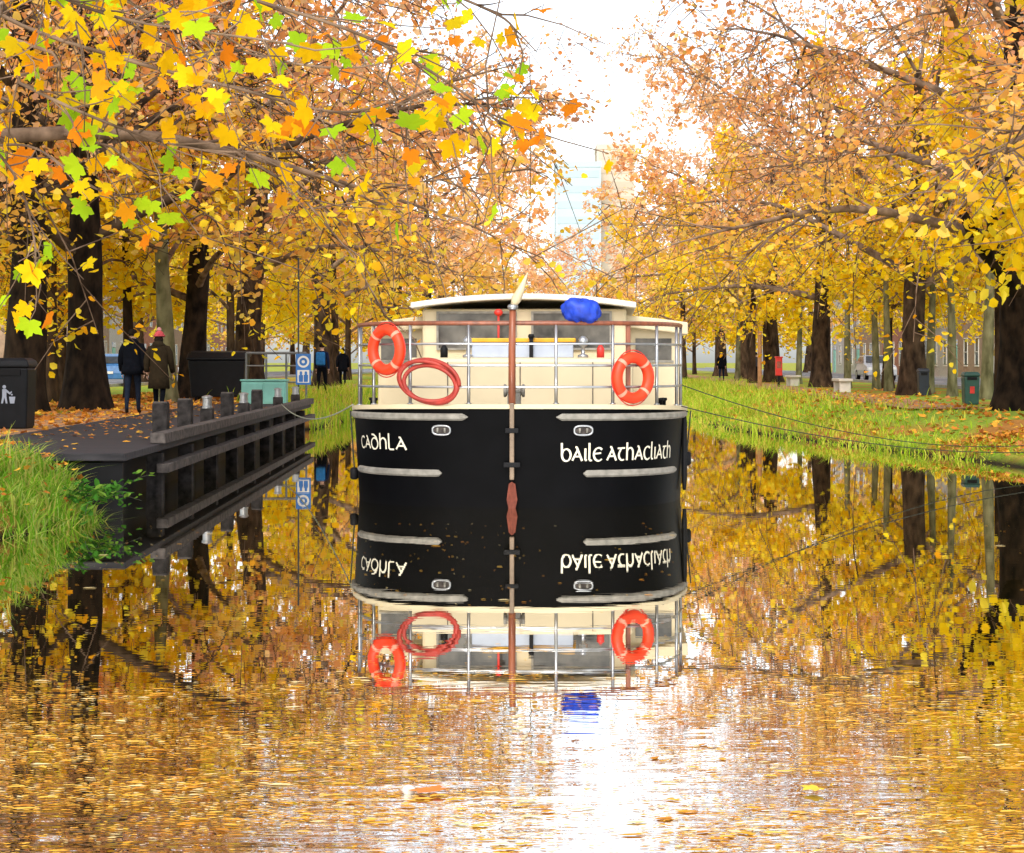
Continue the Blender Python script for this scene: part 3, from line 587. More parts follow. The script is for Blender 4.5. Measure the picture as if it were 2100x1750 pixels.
def text(s,a0,a1,zb,hh,wd):
    tot=sum(G[c][0] for c in s); sx=(a1-a0)/tot; m=MB(); x=0; cnt=0
    for c in s:
        for stq in G[c][1]:
            cnt+=1; P2=[(a0+(x+u)*sx,zb+v*hh) for u,v in stq]
            Q=[]
            for i in range(len(P2)-1):
                nseg=max(1,int(math.dist(P2[i],P2[i+1])/.025)); Q+=[(P2[i][0]+(P2[i+1][0]-P2[i][0])*t/nseg,P2[i][1]+(P2[i+1][1]-P2[i][1])*t/nseg) for t in range(nseg)]
            Q.append(P2[-1]); L1=[];R1=[]
            for i,(u,v) in enumerate(Q):
                p=Q[max(i-1,0)]; q=Q[min(i+1,len(Q)-1)]; tx,ty=q[0]-p[0],q[1]-p[1]; l=math.hypot(tx,ty) or 1; tx/=l;ty/=l
                ww=wd*(.62+.5*abs(ty*.8-tx*.35)); nx,ny=-ty*ww,tx*ww; of=.006+.0006*(cnt%4)
                L1.append(hull(u+nx,v+ny,of)); R1.append(hull(u-nx,v-ny,of))
            n=len(Q); m.add(L1+R1,[(i,i+1,n+i+1,n+i) for i in range(n-1)])
        x+=G[c][0]
    return m.build('lettering',gold,boat)
text('CADhLA',-2.34,-1.32,.68,.2,.0125)
text('bAilE AthACliAth',.585,2.32,.56,.22,.0125)
# cabins
m=MB(); m.box((0,2.75,1.42),(2.95,1.3,.78)); m.build('fore_cabin',cream,boat,bev=.06)
for x in(-.95,0,.95): m=MB(); m.box((x,2.098,1.42),(.012,.02,.66)); m.build('panel_seam',greyt,boat)
m=MB(); m.box((0,6.2,1.8),(2.8,5.9,1.36)); cab=m.build('wheelhouse',cream,boat,bev=.04)
def roof(name,y0,y1,hw,ze,camber,th,mat_,xc=0):
    m=MB(); xs=np.linspace(-hw,hw,17); vs=[]
    for y in(y0,y1):
        for x in xs: vs.append((xc+x,y,ze+camber*(1-(x/hw)**2)))
        for x in xs[::-1]: vs.append((xc+x,y,ze-th+camber*(1-(x/hw)**2)))
    n=34; fs=[(j,(j+1)%n,n+(j+1)%n,n+j) for j in range(n)]+[tuple(range(n-1,-1,-1)),tuple(range(n,2*n))]
    m.add(vs,fs); return m.build(name,mat_,boat,bev=.015)
roof('wheelhouse_roof',2.95,9.4,1.53,2.56,.12,.08,whitep)
m=MB(); m.box((0.03,9.0,1.7),(4.22,10.4,1.2)); m.build('aft_cabin',cream,boat,bev=.05)
roof('aft_cabin_roof',3.6,14.5,2.2,2.3,.16,.17,cream,xc=.05)
for sx in(-1,1):
    q=MB(); q.box((sx*1.78,3.795,1.93),(.5,.02,.3)); q.build('fore_window',cabglass,boat); q=MB(); q.box((sx*1.78,3.79,1.76),(.56,.03,.03)); q.build('window_sill',beige,boat)
for x0,x1 in((-1.2,-.1),(.1,1.2)):
    q=MB(); xm,wv=(x0+x1)/2,x1-x0
    for (cx,cz,sx,sz) in((xm,2.43,wv,.03),(xm,1.93,wv,.03),(x0+.015,2.18,.03,.47),(x1-.015,2.18,.03,.47)): q.box((cx,3.235,cz),(sx,.05,sz))
    fo=q.build('window_frame',beige,boat); q=MB(); q.box((xm,3.243,2.18),(wv-.06,.02,.47)); q.build('pane',cabglass,fo)
for sx in(-1,1):
    for y in(5.5,7.5,9.5): 
        q=MB(); q.box((.03+sx*2.115,y,1.86),(.02,1.2,.36)); q.build('side_window',glass,boat)
m=MB(); m.box((0.02,2.55,1.91),(1.34,.5,.2)); hb_=m.build('hatch',paleglass,boat,bev=.01); m=MB(); m.box((.02,2.55,2.04),(1.4,.54,.055)); m.build('hatch_lid',yellow,hb_,bev=.01)
m=MB(); m.box((.14,2.24,1.93),(.05,.05,.26)); m.lathe([(.03,0),(.045,.03),(.03,.06)],10,Matrix.Translation((.14,2.24,2.06))); m.build('vent_post',rubber,boat)
for x in(-.7,.82):
    m=MB(); m.lathe([(.07,0),(.07,.03),(.025,.05),(.025,.14),(.06,.16),(.065,.24),(.03,.28),(.0,.285)],14,Matrix.Translation((x,2.3,1.81))); m.build('deck_lamp',steel,boat,smooth=True)
m=MB(); m.ell((-.33,2.9,2.42),(.06,.06,.05),12,8); m.lathe([(.015,0),(.015,.62)],8,Matrix.Translation((-.33,2.9,1.8))); m.build('red_navigation_lamp',redp,boat,smooth=True)
for x,z in((-1.02,1.81),(1.05,1.81)):
    m=MB(); m.lathe([(.05,0),(.05,.12),(.035,.14),(.02,.17)],12,Matrix.Translation((x,2.35,z))); m.build('deck_vent',redp if x>0 else rubber,boat,smooth=True)
m=MB(); m.lathe([(.08,-.13),(.08,-.1),(.04,-.08),(.04,.08),(.08,.1),(.08,.13)],14,Matrix.Translation((0,.55,1.4))@Matrix.Rotation(R(90),4,'Y')); m.box((0,.55,1.25),(.16,.2,.24)); m.build('windlass',beige,boat,bev=.01)
# rails
ra=np.linspace(-3.55,3.55,90)
m=MB(); m.tube([hull(a,2.22,-.06) for a in ra],.028,8); m.build('handrail',wood,boat,smooth=True)
for z in(1.97,1.71,1.45):
    m=MB(); m.tube([hull(a,z,-.06) for a in ra],.017,6); m.build('guard_rail',steel,boat,smooth=True)
for a in(-3.5,-2.75,-2.0,-1.3,-.53,.53,1.25,2.0,2.75,3.5):
    m=MB(); m.tube([hull(a,sheer(a)+.04,-.06),hull(a,2.21,-.06)],.02,8); m.lathe([(.035,0),(.035,.015)],10,Matrix.Translation(hull(a,sheer(a)+.046,-.06))); m.build('stanchion',steel,boat,smooth=True)
m=MB(); p=hull(1.5,1.75,-.1); m.box(p,(.06,.06,.95)); m.build('wooden_stanchion',wood,boat,bev=.01)
m=MB(); m.tube([(0,.0,1.24),(0,.0,1.9),(.01,-.01,2.42)],[.045,.045,.04],10); js=m.build('jackstaff',wood,boat,smooth=True)
m=MB(); m.lathe([(.06,0),(.065,.04),(.05,.06)],12,Matrix.Translation((.01,-.01,2.38))); m.build('collar',steel,js,smooth=True)
m=MB(); m.tube([(.01,-.01,2.42),(.05,-.02,2.5),(.11,-.03,2.62),(.19,-.04,2.82)],[.03,.06,.045,.006],10); m.build('furled_pennant',cream,js,smooth=True)
for sx in(-1,1):
    for a in(.2,.4): m=MB(); m.lathe([(.03,0),(.03,.16),(.045,.17),(.045,.2)],10,Matrix.Translation(hull(sx*(2.35+a),1.1,-.22))); m.build('mooring_bitt',rubber,boat,smooth=True)
bm_=Matrix.Translation((0,22.9,0))@Matrix.Rotation(R(-2.9),4,'Z')
def hullframe(a,z,off):
    p=hull(a,z,off); t=(hull(a+.02,z,off)-hull(a-.02,z,off)).normalized(); up=Vector((0,0,1)); n=t.cross(up).normalized()
    M_=Matrix((t,up,n)).transposed().to_4x4(); M_.translation=p; return bm_@M_
def lifering(a,z,off,tilt,label):
    fr=hullframe(a,z,off); t=thing('life_ring',label,'life ring'); t.matrix_world=fr@Matrix.Rotation(tilt,4,'Y')
    m=MB(); m.tube([(.245*math.cos(u),.245*math.sin(u),0) for u in np.linspace(0,2*math.pi,40,endpoint=False)],.068,14,closed=True); m.build('ring',orange,t,smooth=True)
    for q in range(4):
        u0=R(45+90*q); m=MB(); m.tube([(.245*math.cos(u),.245*math.sin(u),0) for u in np.linspace(u0-.08,u0+.08,5)],.0705,14,cap=False); m.build('reflective_band',refl,t,smooth=True)
    m=MB()
    for q in range(4):
        u0=R(45+90*q); m.tube([((.32+.015*math.sin(math.pi*s))*math.cos(u0+s*math.pi/2),(.32+.015*math.sin(math.pi*s))*math.sin(u0+s*math.pi/2),.0) for s in np.linspace(0,1,9)],.007,5)
    m.build('grab_line',redp,t); return t
lifering(-1.6,1.9,.03,R(-2),'orange life ring hung high on the left of the bow rail')
lifering(1.48,1.56,.03,R(6),'orange life ring hung low on the right of the bow rail')
fr=hullframe(-1.0,1.53,-.01); hs_=thing('coiled_hose','red hose coiled and hung on the left of the bow rail','hose'); hs_.matrix_world=fr@Matrix.Rotation(R(-12),4,'Z')
m=MB(); pts=[]
for u in np.linspace(0,2*math.pi*3.2,150):
    q=u/6.283; pts.append(((.39-.014*q)*math.cos(u)+.02*q*math.sin(q*3),(.245-.008*q)*math.sin(u)+.014*math.cos(q*4)-.015*q,.05+.02*math.sin(u*2.3+q)))
m.tube(pts,.026,8); m.build('hose',redh,hs_,smooth=True)
p=bm_@hull(.84,2.22,-.06); tp_=MB()
nu,nv=36,20; vs=[];fs=[]
for i in range(nv+1):
    ph=-math.pi/2+math.pi*i/nv
    for j in range(nu):
        a=2*math.pi*j/nu; q=1+.07*math.sin(3*a+2.5*ph)+.07*math.sin(7*a-3*ph)+.05*math.sin(13*a+5*ph)
        cx=math.copysign(abs(math.cos(a))**.7,math.cos(a)); c_=max(0,math.cos(ph)); vs.append((.22*c_**.6*cx*q,.13*c_**.6*math.sin(a)*q,.13*math.copysign(abs(math.sin(ph))**.8,math.sin(ph))*q-.03*math.cos(a)*c_))
for i in range(nv):
    for j in range(nu): fs.append((i*nu+j,i*nu+(j+1)%nu,(i+1)*nu+(j+1)%nu,(i+1)*nu+j))
tp_.add(vs,fs); o=tp_.build('tarpaulin_bundle',blue,smooth=True,loc=p+Vector((0,0,.15))); tag(o,'bright blue tarpaulin bundle tied on the bow handrail right of the jackstaff','tarpaulin')
def fender(a,z,r,h,label):
    t=thing('boat_fender',label,'fender',bm_@hull(a,z,r+.005)); m=MB(); m.lathe([(.02,-h),(r*.7,-h*.92),(r,-h*.7),(r,h*.7),(r*.7,h*.92),(.02,h)],14); m.build('fender_body',rubber,t,smooth=True)
    m=MB(); m.tube([(0,0,h),(math.copysign(-.05,a),0,max(h,1.12-z))],.01,5); m.build('fender_line',ropem,t)
fender(3.0,.62,.035,.5,'long thin black fender hanging on the right of the hull')
fender(3.4,.5,.055,.09,'small round black fender on the right of the hull'); fender(-3.3,.3,.055,.08,'small round black fender low on the left of the hull')
def rope(p0,p1,sag,r,m_,label,n=24):
    p0,p1=Vector(p0),Vector(p1); q=MB(); q.tube([p0.lerp(p1,t)-Vector((0,0,sag*4*t*(1-t))) for t in np.linspace(0,1,n)],r,6); return tag(q.build('mooring_rope',m_,smooth=True),label,'rope')
rope(bm_@hull(3.5,1.45,-.04),(9.6,33.5,.35),.35,.007,ropem,'upper dark mooring rope sagging from the barge to the right bank')
rope(bm_@hull(2.6,1.2,.02),(9.5,31.8,.3),.25,.007,ropem,'lower dark mooring rope from the barge to the right bank')
rope(bm_@hull(-3.2,1.2,.02),(-4.95,41,.85),.25,.01,palerope,'pale mooring rope from the left of the bow to the jetty')
# ------------------------------------------------------------------ jetty
jt=thing('timber_jetty','dark timber jetty along the left bank with a raised kerb beam over a blackened underside','jetty',(0,0,0))
jx=lambda y:-4.5-(y-21)*.0235
def beam(y0,y1,xo,w_,z0,z1,name,mat_):
    m=MB(); vs=[]
    for y in(y0,y1):
        x=jx(y)+xo; vs+=[(x-w_,y,z0),(x,y,z0),(x,y,z1),(x-w_,y,z1)]
    m.add(vs,[(0,1,2,3),(7,6,5,4),(0,4,5,1),(1,5,6,2),(2,6,7,3),(3,7,4,0)]); return m.build(name,mat_,jt,bev=.01)
Y0=22.4
beam(Y0,49,0,2.7,.59,.68,'deck',deckm); beam(25,49.2,.06,.2,.684,.82,'kerb_beam',greyt); beam(25,49.2,.1,.16,.3,.42,'fender_beam',greyt)
m=MB(); m.box((jx(Y0)-1.35,Y0+.12,.1),(2.6,.08,.93)); m.build('end_boards',rubber,jt)
m=MB(); m.add([(jx(Y0)-.35,Y0+.3,-.5),(jx(49)-.35,49,-.5),(jx(49)-.35,49,.575),(jx(Y0)-.35,Y0+.3,.575)],[(0,1,2,3)]); m.build('underdeck_shade_sheet',rubber,jt)  # black sheet standing in for the shade beneath the deck
for y in np.arange(Y0+2.9,49,2.75):
    m=MB(); m.box((jx(y)-.12,y,-.2),(.2,.2,1.5)); m.build('pile',timber,jt)
for i,(px,ht) in enumerate([(330,.5),(380,.5),(425,.53),(466,.52),(500,.5),(527,.5),(570,.5),(606,.48)]):
    d=4.75*F/(1050-px); x=jx(d)-.26; y=-x*F/(1050-px)
    lamp=i in(2,4,6,7)
    ordn=['nearest','second','third','fourth','fifth','sixth','seventh','farthest'][i]
    if lamp:
        t=thing('lamp_bollard','%s of the posts on the jetty edge, with a pale metal lamp head'%ordn,'bollard',(x,y,.68),0,None)
        m=MB(); m.box((0,0,ht*.3),(.2,.2,ht*.6)); m.build('post',timber,t,bev=.01); m=MB(); m.lathe([(.085,0),(.085,.03),(.075,.04),(.075,ht*.3),(.09,ht*.31),(.09,ht*.36),(.03,ht*.4)],14,Matrix.Translation((0,0,ht*.602))); m.build('lamp_head',steel,t)
    else:
        t=thing('mooring_post','%s of the posts on the jetty edge, plain square dark timber'%ordn,'bollard',(x,y,.68))
        m=MB(); m.box((0,0,ht/2),(.21,.21,ht)); m.build('post',timber,t,bev=.015); m=MB(); m.box((0,0,ht+.012),(.19,.19,.022)); m.build('cap',greyt,t)
# sign
t=thing('path_sign','blue and white path sign on a tall thin pole at the far jetty end','sign',(gx(612,48.4),48.4,GZ))
m=MB(); m.tube([(0,0,-.1),(0,0,3.75)],.022,8); m.build('pole',M('dark_pole',(.05,.05,.05),.5),t)
bl=M('sign_blue',(.02,.14,.42),.5); m=MB(); m.box((.13,-.04,.92),(.38,.02,.78)); m.build('sign_panel',bl,t,bev=.005)
FR=Matrix.Translation((.13,-.052,.92))@Matrix.Rotation(R(90),4,'X')
cir=lambda cx,cy,r,n=24:[(cx+r*math.cos(2*math.pi*i/n),cy+r*math.sin(2*math.pi*i/n)) for i in range(n)]
m=MB(); m.prism(cir(0,.19,.15),FR,.004); m.build('symbol_disc',whitep,t); m=MB(); m.prism([(-.15,-.34),(.15,-.34),(.15,-.02),(-.15,-.02)],FR,.004); m.build('symbol_panel',whitep,t)
FR2=Matrix.Translation((0,-.005,0))@FR
m=MB(); m.prism(cir(0,.19,.1),FR2,.004); m.build('symbol_ring',bl,t)
for dx,k in((-.06,1.),(.065,.9)):
    m=MB(); m.prism([(dx-.05,-.32),(dx+.05,-.32),(dx+.055,-.16*k),(dx+.025,-.13),(dx+.036,-.1),(dx+.026,-.06),(dx,-.05),(dx-.026,-.06),(dx-.036,-.1),(dx-.025,-.13),(dx-.055,-.16*k)],FR2,.004); m.build('walker_symbol',bl,t)
m=MB(); m.prism(cir(0,.19,.04),Matrix.Translation((0,-.01,0))@FR,.004); m.build('symbol_centre',whitep,t)
# guard rail
gr=M('galvanised_rail',(.16,.17,.17),.5,metal=.3)
t=thing('guard_rail','grey steel guard rail standing behind the teal cabinet','railing',(gx(505,52.5),52.5,GZ))
for z in(1.35,1.0,.55):
    m=MB(); m.tube([(0,0,z),(1.65,0,z)],.035 if z>1.2 else .022,8); m.build('rail',gr,t)
for x in(0,.55,1.1,1.65):
    m=MB(); m.tube([(x,.0,-.1),(x,0,1.35)],.03,8); m.build('post',gr,t)
teal=M('teal_paint',(.2,.5,.42),.5,var=.12,scale=3)
t=thing('utility_cabinet','low pale teal cabinet at the jetty end below the guard rail','cabinet',(gx(543,49.6),49.6,GZ))
m=MB(); m.box((0,0,.3),(1.15,.5,.6)); m.build('cabinet_body',teal,t,bev=.02); m=MB(); m.box((0,0,.63),(1.22,.56,.05)); m.build('lid',teal,t,bev=.02)
for sx in(-1,1): m=MB(); m.box((sx*.28,-.256,.3),(.52,.02,.5)); m.build('door_panel',teal,t,bev=.005)
bk=M('black_plastic',(.007,.008,.01),.5,spec=.2)
t=thing('wheeled_bin','large black wheeled rubbish bin with sloping lid behind the walkers','bin',(gx(450,54),54,GZ))
m=MB(); m.add([(-.72,-.45,.12),(.72,-.45,.12),(.72,.45,.12),(-.72,.45,.12),(-.8,-.55,1.15),(.8,-.55,1.15),(.8,.55,1.25),(-.8,.55,1.25)],[(3,2,1,0),(4,5,6,7),(0,1,5,4),(1,2,6,5),(2,3,7,6),(3,0,4,7)]); m.build('bin_body',bk,t,bev=.03)
m=MB(); m.prism([(-.6,1.16),(.6,1.27),(.55,1.42),(-.3,1.38),(-.6,1.22)],Matrix.Translation((-.83,0,0))@Matrix.Rotation(R(90),4,'Z')@Matrix.Rotation(R(90),4,'X'),1.66); m.build('lid',bk,t,bev=.02)
for sx in(-1,1):
    for sy in(-1,1): m=MB(); m.lathe([(.09,-.03),(.09,.03)],14,Matrix.Translation((sx*.6,sy*.35,.09))@Matrix.Rotation(R(90),4,'Y')); m.build('wheel',rubber,t)
def bin_(px,d,w_,h,mat_,label,emblem=False,spot=False):
    t=thing('litter_bin',label,'bin',(gx(px,d),d,GZ)); a=w_/2
    m=MB(); m.add([(-a*.9,-a*.9,0),(a*.9,-a*.9,0),(a*.9,a*.9,0),(-a*.9,a*.9,0),(-a,-a,h*.86),(a,-a,h*.86),(a,a,h*.86),(-a,a,h*.86)],[(3,2,1,0),(4,5,6,7),(0,1,5,4),(1,2,6,5),(2,3,7,6),(3,0,4,7)]); m.build('bin_body',mat_,t,bev=.03)
    m=MB(); m.lathe([(a*1.45,0),(a*1.5,h*.03),(a*1.4,h*.1),(a*1.1,h*.14)],4,Matrix.Translation((0,0,h*.86))@Matrix.Rotation(R(45),4,'Z')); m.build('hood',mat_,t,bev=.02)
    m=MB(); m.box((0,-a*1.0,h*.8),(w_*.62,.03,h*.09)); m.build('slot',rubber,t)
    if emblem:
        Fm=Matrix.Translation((-.02,-a*.985-.006,h*.5))@Matrix.Rotation(R(93),4,'X')@Matrix.Scale(.85,4); m=MB()
        m.prism(cir(-.06,.13,.035,14),Fm,.006); m.prism([(-.1,.085),(-.03,.09),(.05,.02),(.075,.05),(.09,.03),(.05,-.02),(-.02,.03),(-.02,-.06),(.0,-.19),(-.035,-.19),(-.06,-.07),(-.09,-.19),(-.125,-.19),(-.1,-.05)],Fm,.006)
        m.prism([(.05,-.19),(.13,-.19),(.15,-.06),(.03,-.06)],Fm,.006); m.prism(cir(.085,-.02,.018,10),Fm,.006); m.build('emblem',paleglass,t)
    if spot:
        m=MB(); m.prism([(-.06,-.09),(.06,-.09),(.06,.09),(-.06,.09)],Matrix.Translation((0,-a*.99-.004,h*.45))@Matrix.Rotation(R(92),4,'X'),.006); m.build('notice',redp,t)
    return t
bin_(28,31.6,.62,1.17,bk,'black litter bin with white figure emblem at the left edge',emblem=True)
bin_(1990,49.5,.4,.85,M('green_bin_paint',(.015,.07,.05),.45),'dark green litter bin with a red notice on the right bank',spot=True)
bin_(1893,62,.34,.9,M('dark_blue_bin_paint',(.012,.018,.03),.45),'slim dark litter bin right of the brown plane trunk')
t=thing('red_box','red box on a short dark post above the long grass of the right bank','box',(gx(1597,85),85,GZ)); m=MB(); m.box((0,0,.25),(.1,.1,.6)); m.build('post',rubber,t)
m=MB(); m.box((0,0,.9),(.3,.22,.8)); m.build('box_body',redp,t,bev=.03); m=MB(); m.box((0,0,1.32),(.36,.28,.06)); m.build('cap',redp,t,bev=.02); m=MB(); m.box((0,-.112,.98),(.2,.01,.3)); m.build('door_panel',rustr,t)
m=MB(); m.tube([(0,0,-.1),(0,0,2.35)],.09,10); m.ell((0,0,2.35),(.09,.09,.05),10,4,z0=0.); tag(m.build('wooden_post',M('orange_timber',(.4,.2,.08),.8),loc=(gx(1558,80),80,GZ)),'plain orange brown wooden post left of the red box','post')
for px,d,lab in((1626,88,'pale stone bench right of the red box'),(1727,70,'pale stone bench at the foot of the slender trunks')):
    t=thing('stone_bench',lab,'bench',(gx(px,d),d,GZ+.0)); m=MB(); m.box((0,0,.45),(.5,1.6,.1)); m.build('seat',whitep,t,bev=.02)
    for sy in(-1,1): m=MB(); m.box((0,sy*.6,.2),(.4,.16,.4)); m.build('leg',whitep,t,bev=.02)
# ------------------------------------------------------------------ people
skin=M('skin',(.5,.3,.21),.6,var=.08)
def cloth(n,c): return M(n,c,.95,var=.2,scale=14,bump=.004,spec=.06)
shoe=cloth('dark_shoe',(.02,.018,.016))
def person(px,d,h,rz,label,jacket,trousers,stride,hairc,hat=None,coat=None,pack=None,bobble=None):
    t=thing('person',label,'person',(gx(px,d),d,GZ+.006),rz); k=h/1.75
    s=stride
    J=[(0,0,.95),(0,.005,1.1),(0,.0,1.28),(0,.0,1.42),(0,.01,1.5),(0,.03,1.58),(0,.045,1.66),(0,.03,1.73)]
    Rr=[.125,.115,.135,.12,.055,.075,.09,.055]; E=[(i,i+1) for i in range(7)]
    for sg in(-1,1):
        f=sg*s; b=len(J)
        J+=[(sg*.09,0,.9),(sg*.1,.12*f+.03,.5),(sg*.1,.22*f-(.04 if f<0 else 0),.1 if f>=0 else .13),(sg*.11,.22*f+.1,.045),(sg*.115,.22*f+.16,.04)]
        Rr+=[.1,.062,.042,.042,.03]; E+=[(0,b),(b,b+1),(b+1,b+2),(b+2,b+3),(b+3,b+4)]
        b=len(J); J+=[(sg*.18,0,1.41),(sg*.235,-.09*f-.02,1.14),(sg*.245,-.17*f+.08,.9),(sg*.245,-.19*f+.1,.84)]
        Rr+=[.065,.05,.033,.035]; E+=[(3,b),(b,b+1),(b+1,b+2),(b+2,b+3)]
    me=bpy.data.meshes.new('p'); me.from_pydata(J,E,[]); o=bpy.data.objects.new('p',me); col.objects.link(o)
    md=o.modifiers.new('s','SKIN'); sv=me.skin_vertices[0].data
    for i,r in enumerate(Rr): sv[i].radius=(r*(1.25 if i in(0,1,2,3) else 1),r*(.85 if i in(0,1,2,3) else 1)); sv[i].use_root=(i==0)
    ss=o.modifiers.new('ss','SUBSURF'); ss.levels=2
    dg=bpy.context.evaluated_depsgraph_get(); ev=o.evaluated_get(dg); m2=bpy.data.meshes.new_from_object(ev); bpy.data.objects.remove(o)
    mb=MB(); mb.v=[tuple(v.co) for v in m2.vertices]
    for p in m2.polygons:
        c=p.center; mi=0
        if c.z>1.5: mi=2
        elif abs(c.x)>.19 and c.z<.9 and c.z>.7: mi=2
        elif c.z<.1: mi=3
        elif c.z<.96 and abs(c.x)<.2: mi=1
        mb.f.append(tuple(p.vertices)); mb.m.append(mi)
    for sg in(-1,1):
        f=sg*s; b=Vector((sg*.245,-.19*f+.1,.83))
        for q in range(4): 
            o_=Vector((0,-.026+.017*q,-.02)); mb.tube([b+o_,b+o_+Vector((-sg*.004,.004,-.04)),b+o_+Vector((-sg*.018,.006,-.062-.008*(q in(1,2))))],[.0095,.009,.006],6,mi=2)
        mb.tube([b+Vector((-sg*.01,.03,.015)),b+Vector((-sg*.025,.05,-.01)),b+Vector((-sg*.03,.052,-.035))],[.011,.01,.007],6,mi=2)
    mb.ell((0,.135,1.64),(.014,.02,.018),8,6,mi=2)
    for sg in(-1,1): mb.ell((sg*.088,.03,1.645),(.012,.022,.032),8,6,mi=2); mb.ell((sg*.032,.125,1.665),(.011,.008,.007),8,6,mi=3)
    mb.ell((0,.125,1.6),(.026,.008,.007),8,4,mi=4)
    mb.build('body',[jacket,trousers,skin,shoe,rustr],t,smooth=True)
    if hat is None:
        m=MB(); m.ell((0,.018,1.672),(.098,.112,.098),16,10,jit=.03,z0=-.5); m.build('hair',hairc,t,smooth=True)
    else:
        m=MB(); m.ell((0,.02,1.685),(.105,.118,.1),16,8,z0=-.15); m.tube([(.108*math.cos(u),.02+.12*math.sin(u),1.675) for u in np.linspace(0,6.283,20,endpoint=False)],.02,8,closed=True); ho=m.build('hat',hat,t,smooth=True)
        m=MB(); m.ell((0,.02,1.81),(.05,.05,.05),12,8,jit=.08); 
        if bobble: m.build('bobble',bobble,ho,smooth=True)
        m=MB(); m.ell((0,-.02,1.585),(.1,.085,.1),14,8,jit=.04); m.build('hair',hairc,t,smooth=True)
    if coat:
        cm,hem=coat; m=MB(); n=20; prof=[(hem,.235,.19),(hem+.2,.22,.175),(1.0,.195,.155),(1.2,.205,.155),(1.36,.215,.15),(1.45,.17,.12),(1.52,.085,.085)]; vs=[];fs=[]
        for z,a,b in prof:
            for j in range(n): u=6.2832*j/n; vs.append((a*math.cos(u),b*math.sin(u)-.01,z+.01*math.sin(5*u)))
        for i in range(len(prof)-1):
            for j in range(n): fs.append((i*n+j,i*n+(j+1)%n,(i+1)*n+(j+1)%n,(i+1)*n+j))
        fs.append(tuple(range(n-1,-1,-1))); m.add(vs,fs)
        for sg in(-1,1): f=sg*s; m.tube([(sg*.16,0,1.43),(sg*.215,-.04*f,1.3),(sg*.245,-.09*f-.02,1.14),(sg*.25,-.13*f+.03,1.0),(sg*.25,-.165*f+.075,.91)],[.07,.078,.068,.06,.055],10)
        m.build('coat',cm,t,smooth=True)
        m=MB(); m.ell((0,-.075,1.49),(.13,.075,.085),14,8); m.build('hood',cm,t,smooth=True)
    if pack:
        m=MB(); m.box((0,-.2,1.24),(.3,.17,.44)); po=m.build('backpack',pack,t,bev=.05); m=MB(); m.box((0,-.295,1.15),(.22,.04,.2)); m.build('pocket',pack,po,bev=.015)
    t.scale=(k,k,k); return t
blk=cloth('black_cloth',(.005,.006,.009)); navy=cloth('navy_cloth',(.01,.017,.045)); jean=cloth('dark_denim',(.014,.02,.035)); brn=cloth('brown_parka',(.028,.02,.011)); darkhair=cloth('dark_hair',(.015,.011,.008)); pink=cloth('pink_red_knit',(.5,.08,.09)); palep=cloth('pale_pink_fluff',(.6,.28,.28)); bluep=cloth('blue_backpack',(.03,.17,.42)); grey=cloth('grey_cloth',(.06,.06,.07))
person(272,40.3,1.78,R(4),'person in black jacket and dark trousers walking away, left of the nearest pair',blk,jean,.7,darkhair,coat=(blk,.82))
person(326,40.0,1.72,R(-4),'person in brown parka and pink bobble hat walking away beside a companion in black',brn,blk,-.7,darkhair,hat=pink,coat=(brn,.55),bobble=palep)
person(660,62,1.7,R(-6),'person with blue backpack and dark clothes walking on the towpath behind the sign',navy,blk,.8,darkhair,pack=bluep)
person(703,84,1.7,R(3),'small figure in black walking ahead of the person with the blue backpack',blk,blk,-.8,darkhair,coat=(blk,.7))
person(1480,110,1.7,R(170),'distant person in dark clothes left of the wooden post on the right bank',blk,navy,.6,darkhair,coat=(blk,.75))
person(1550,100,1.6,R(10),'distant person in dark grey standing beside the wooden post',grey,blk,.3,darkhair)
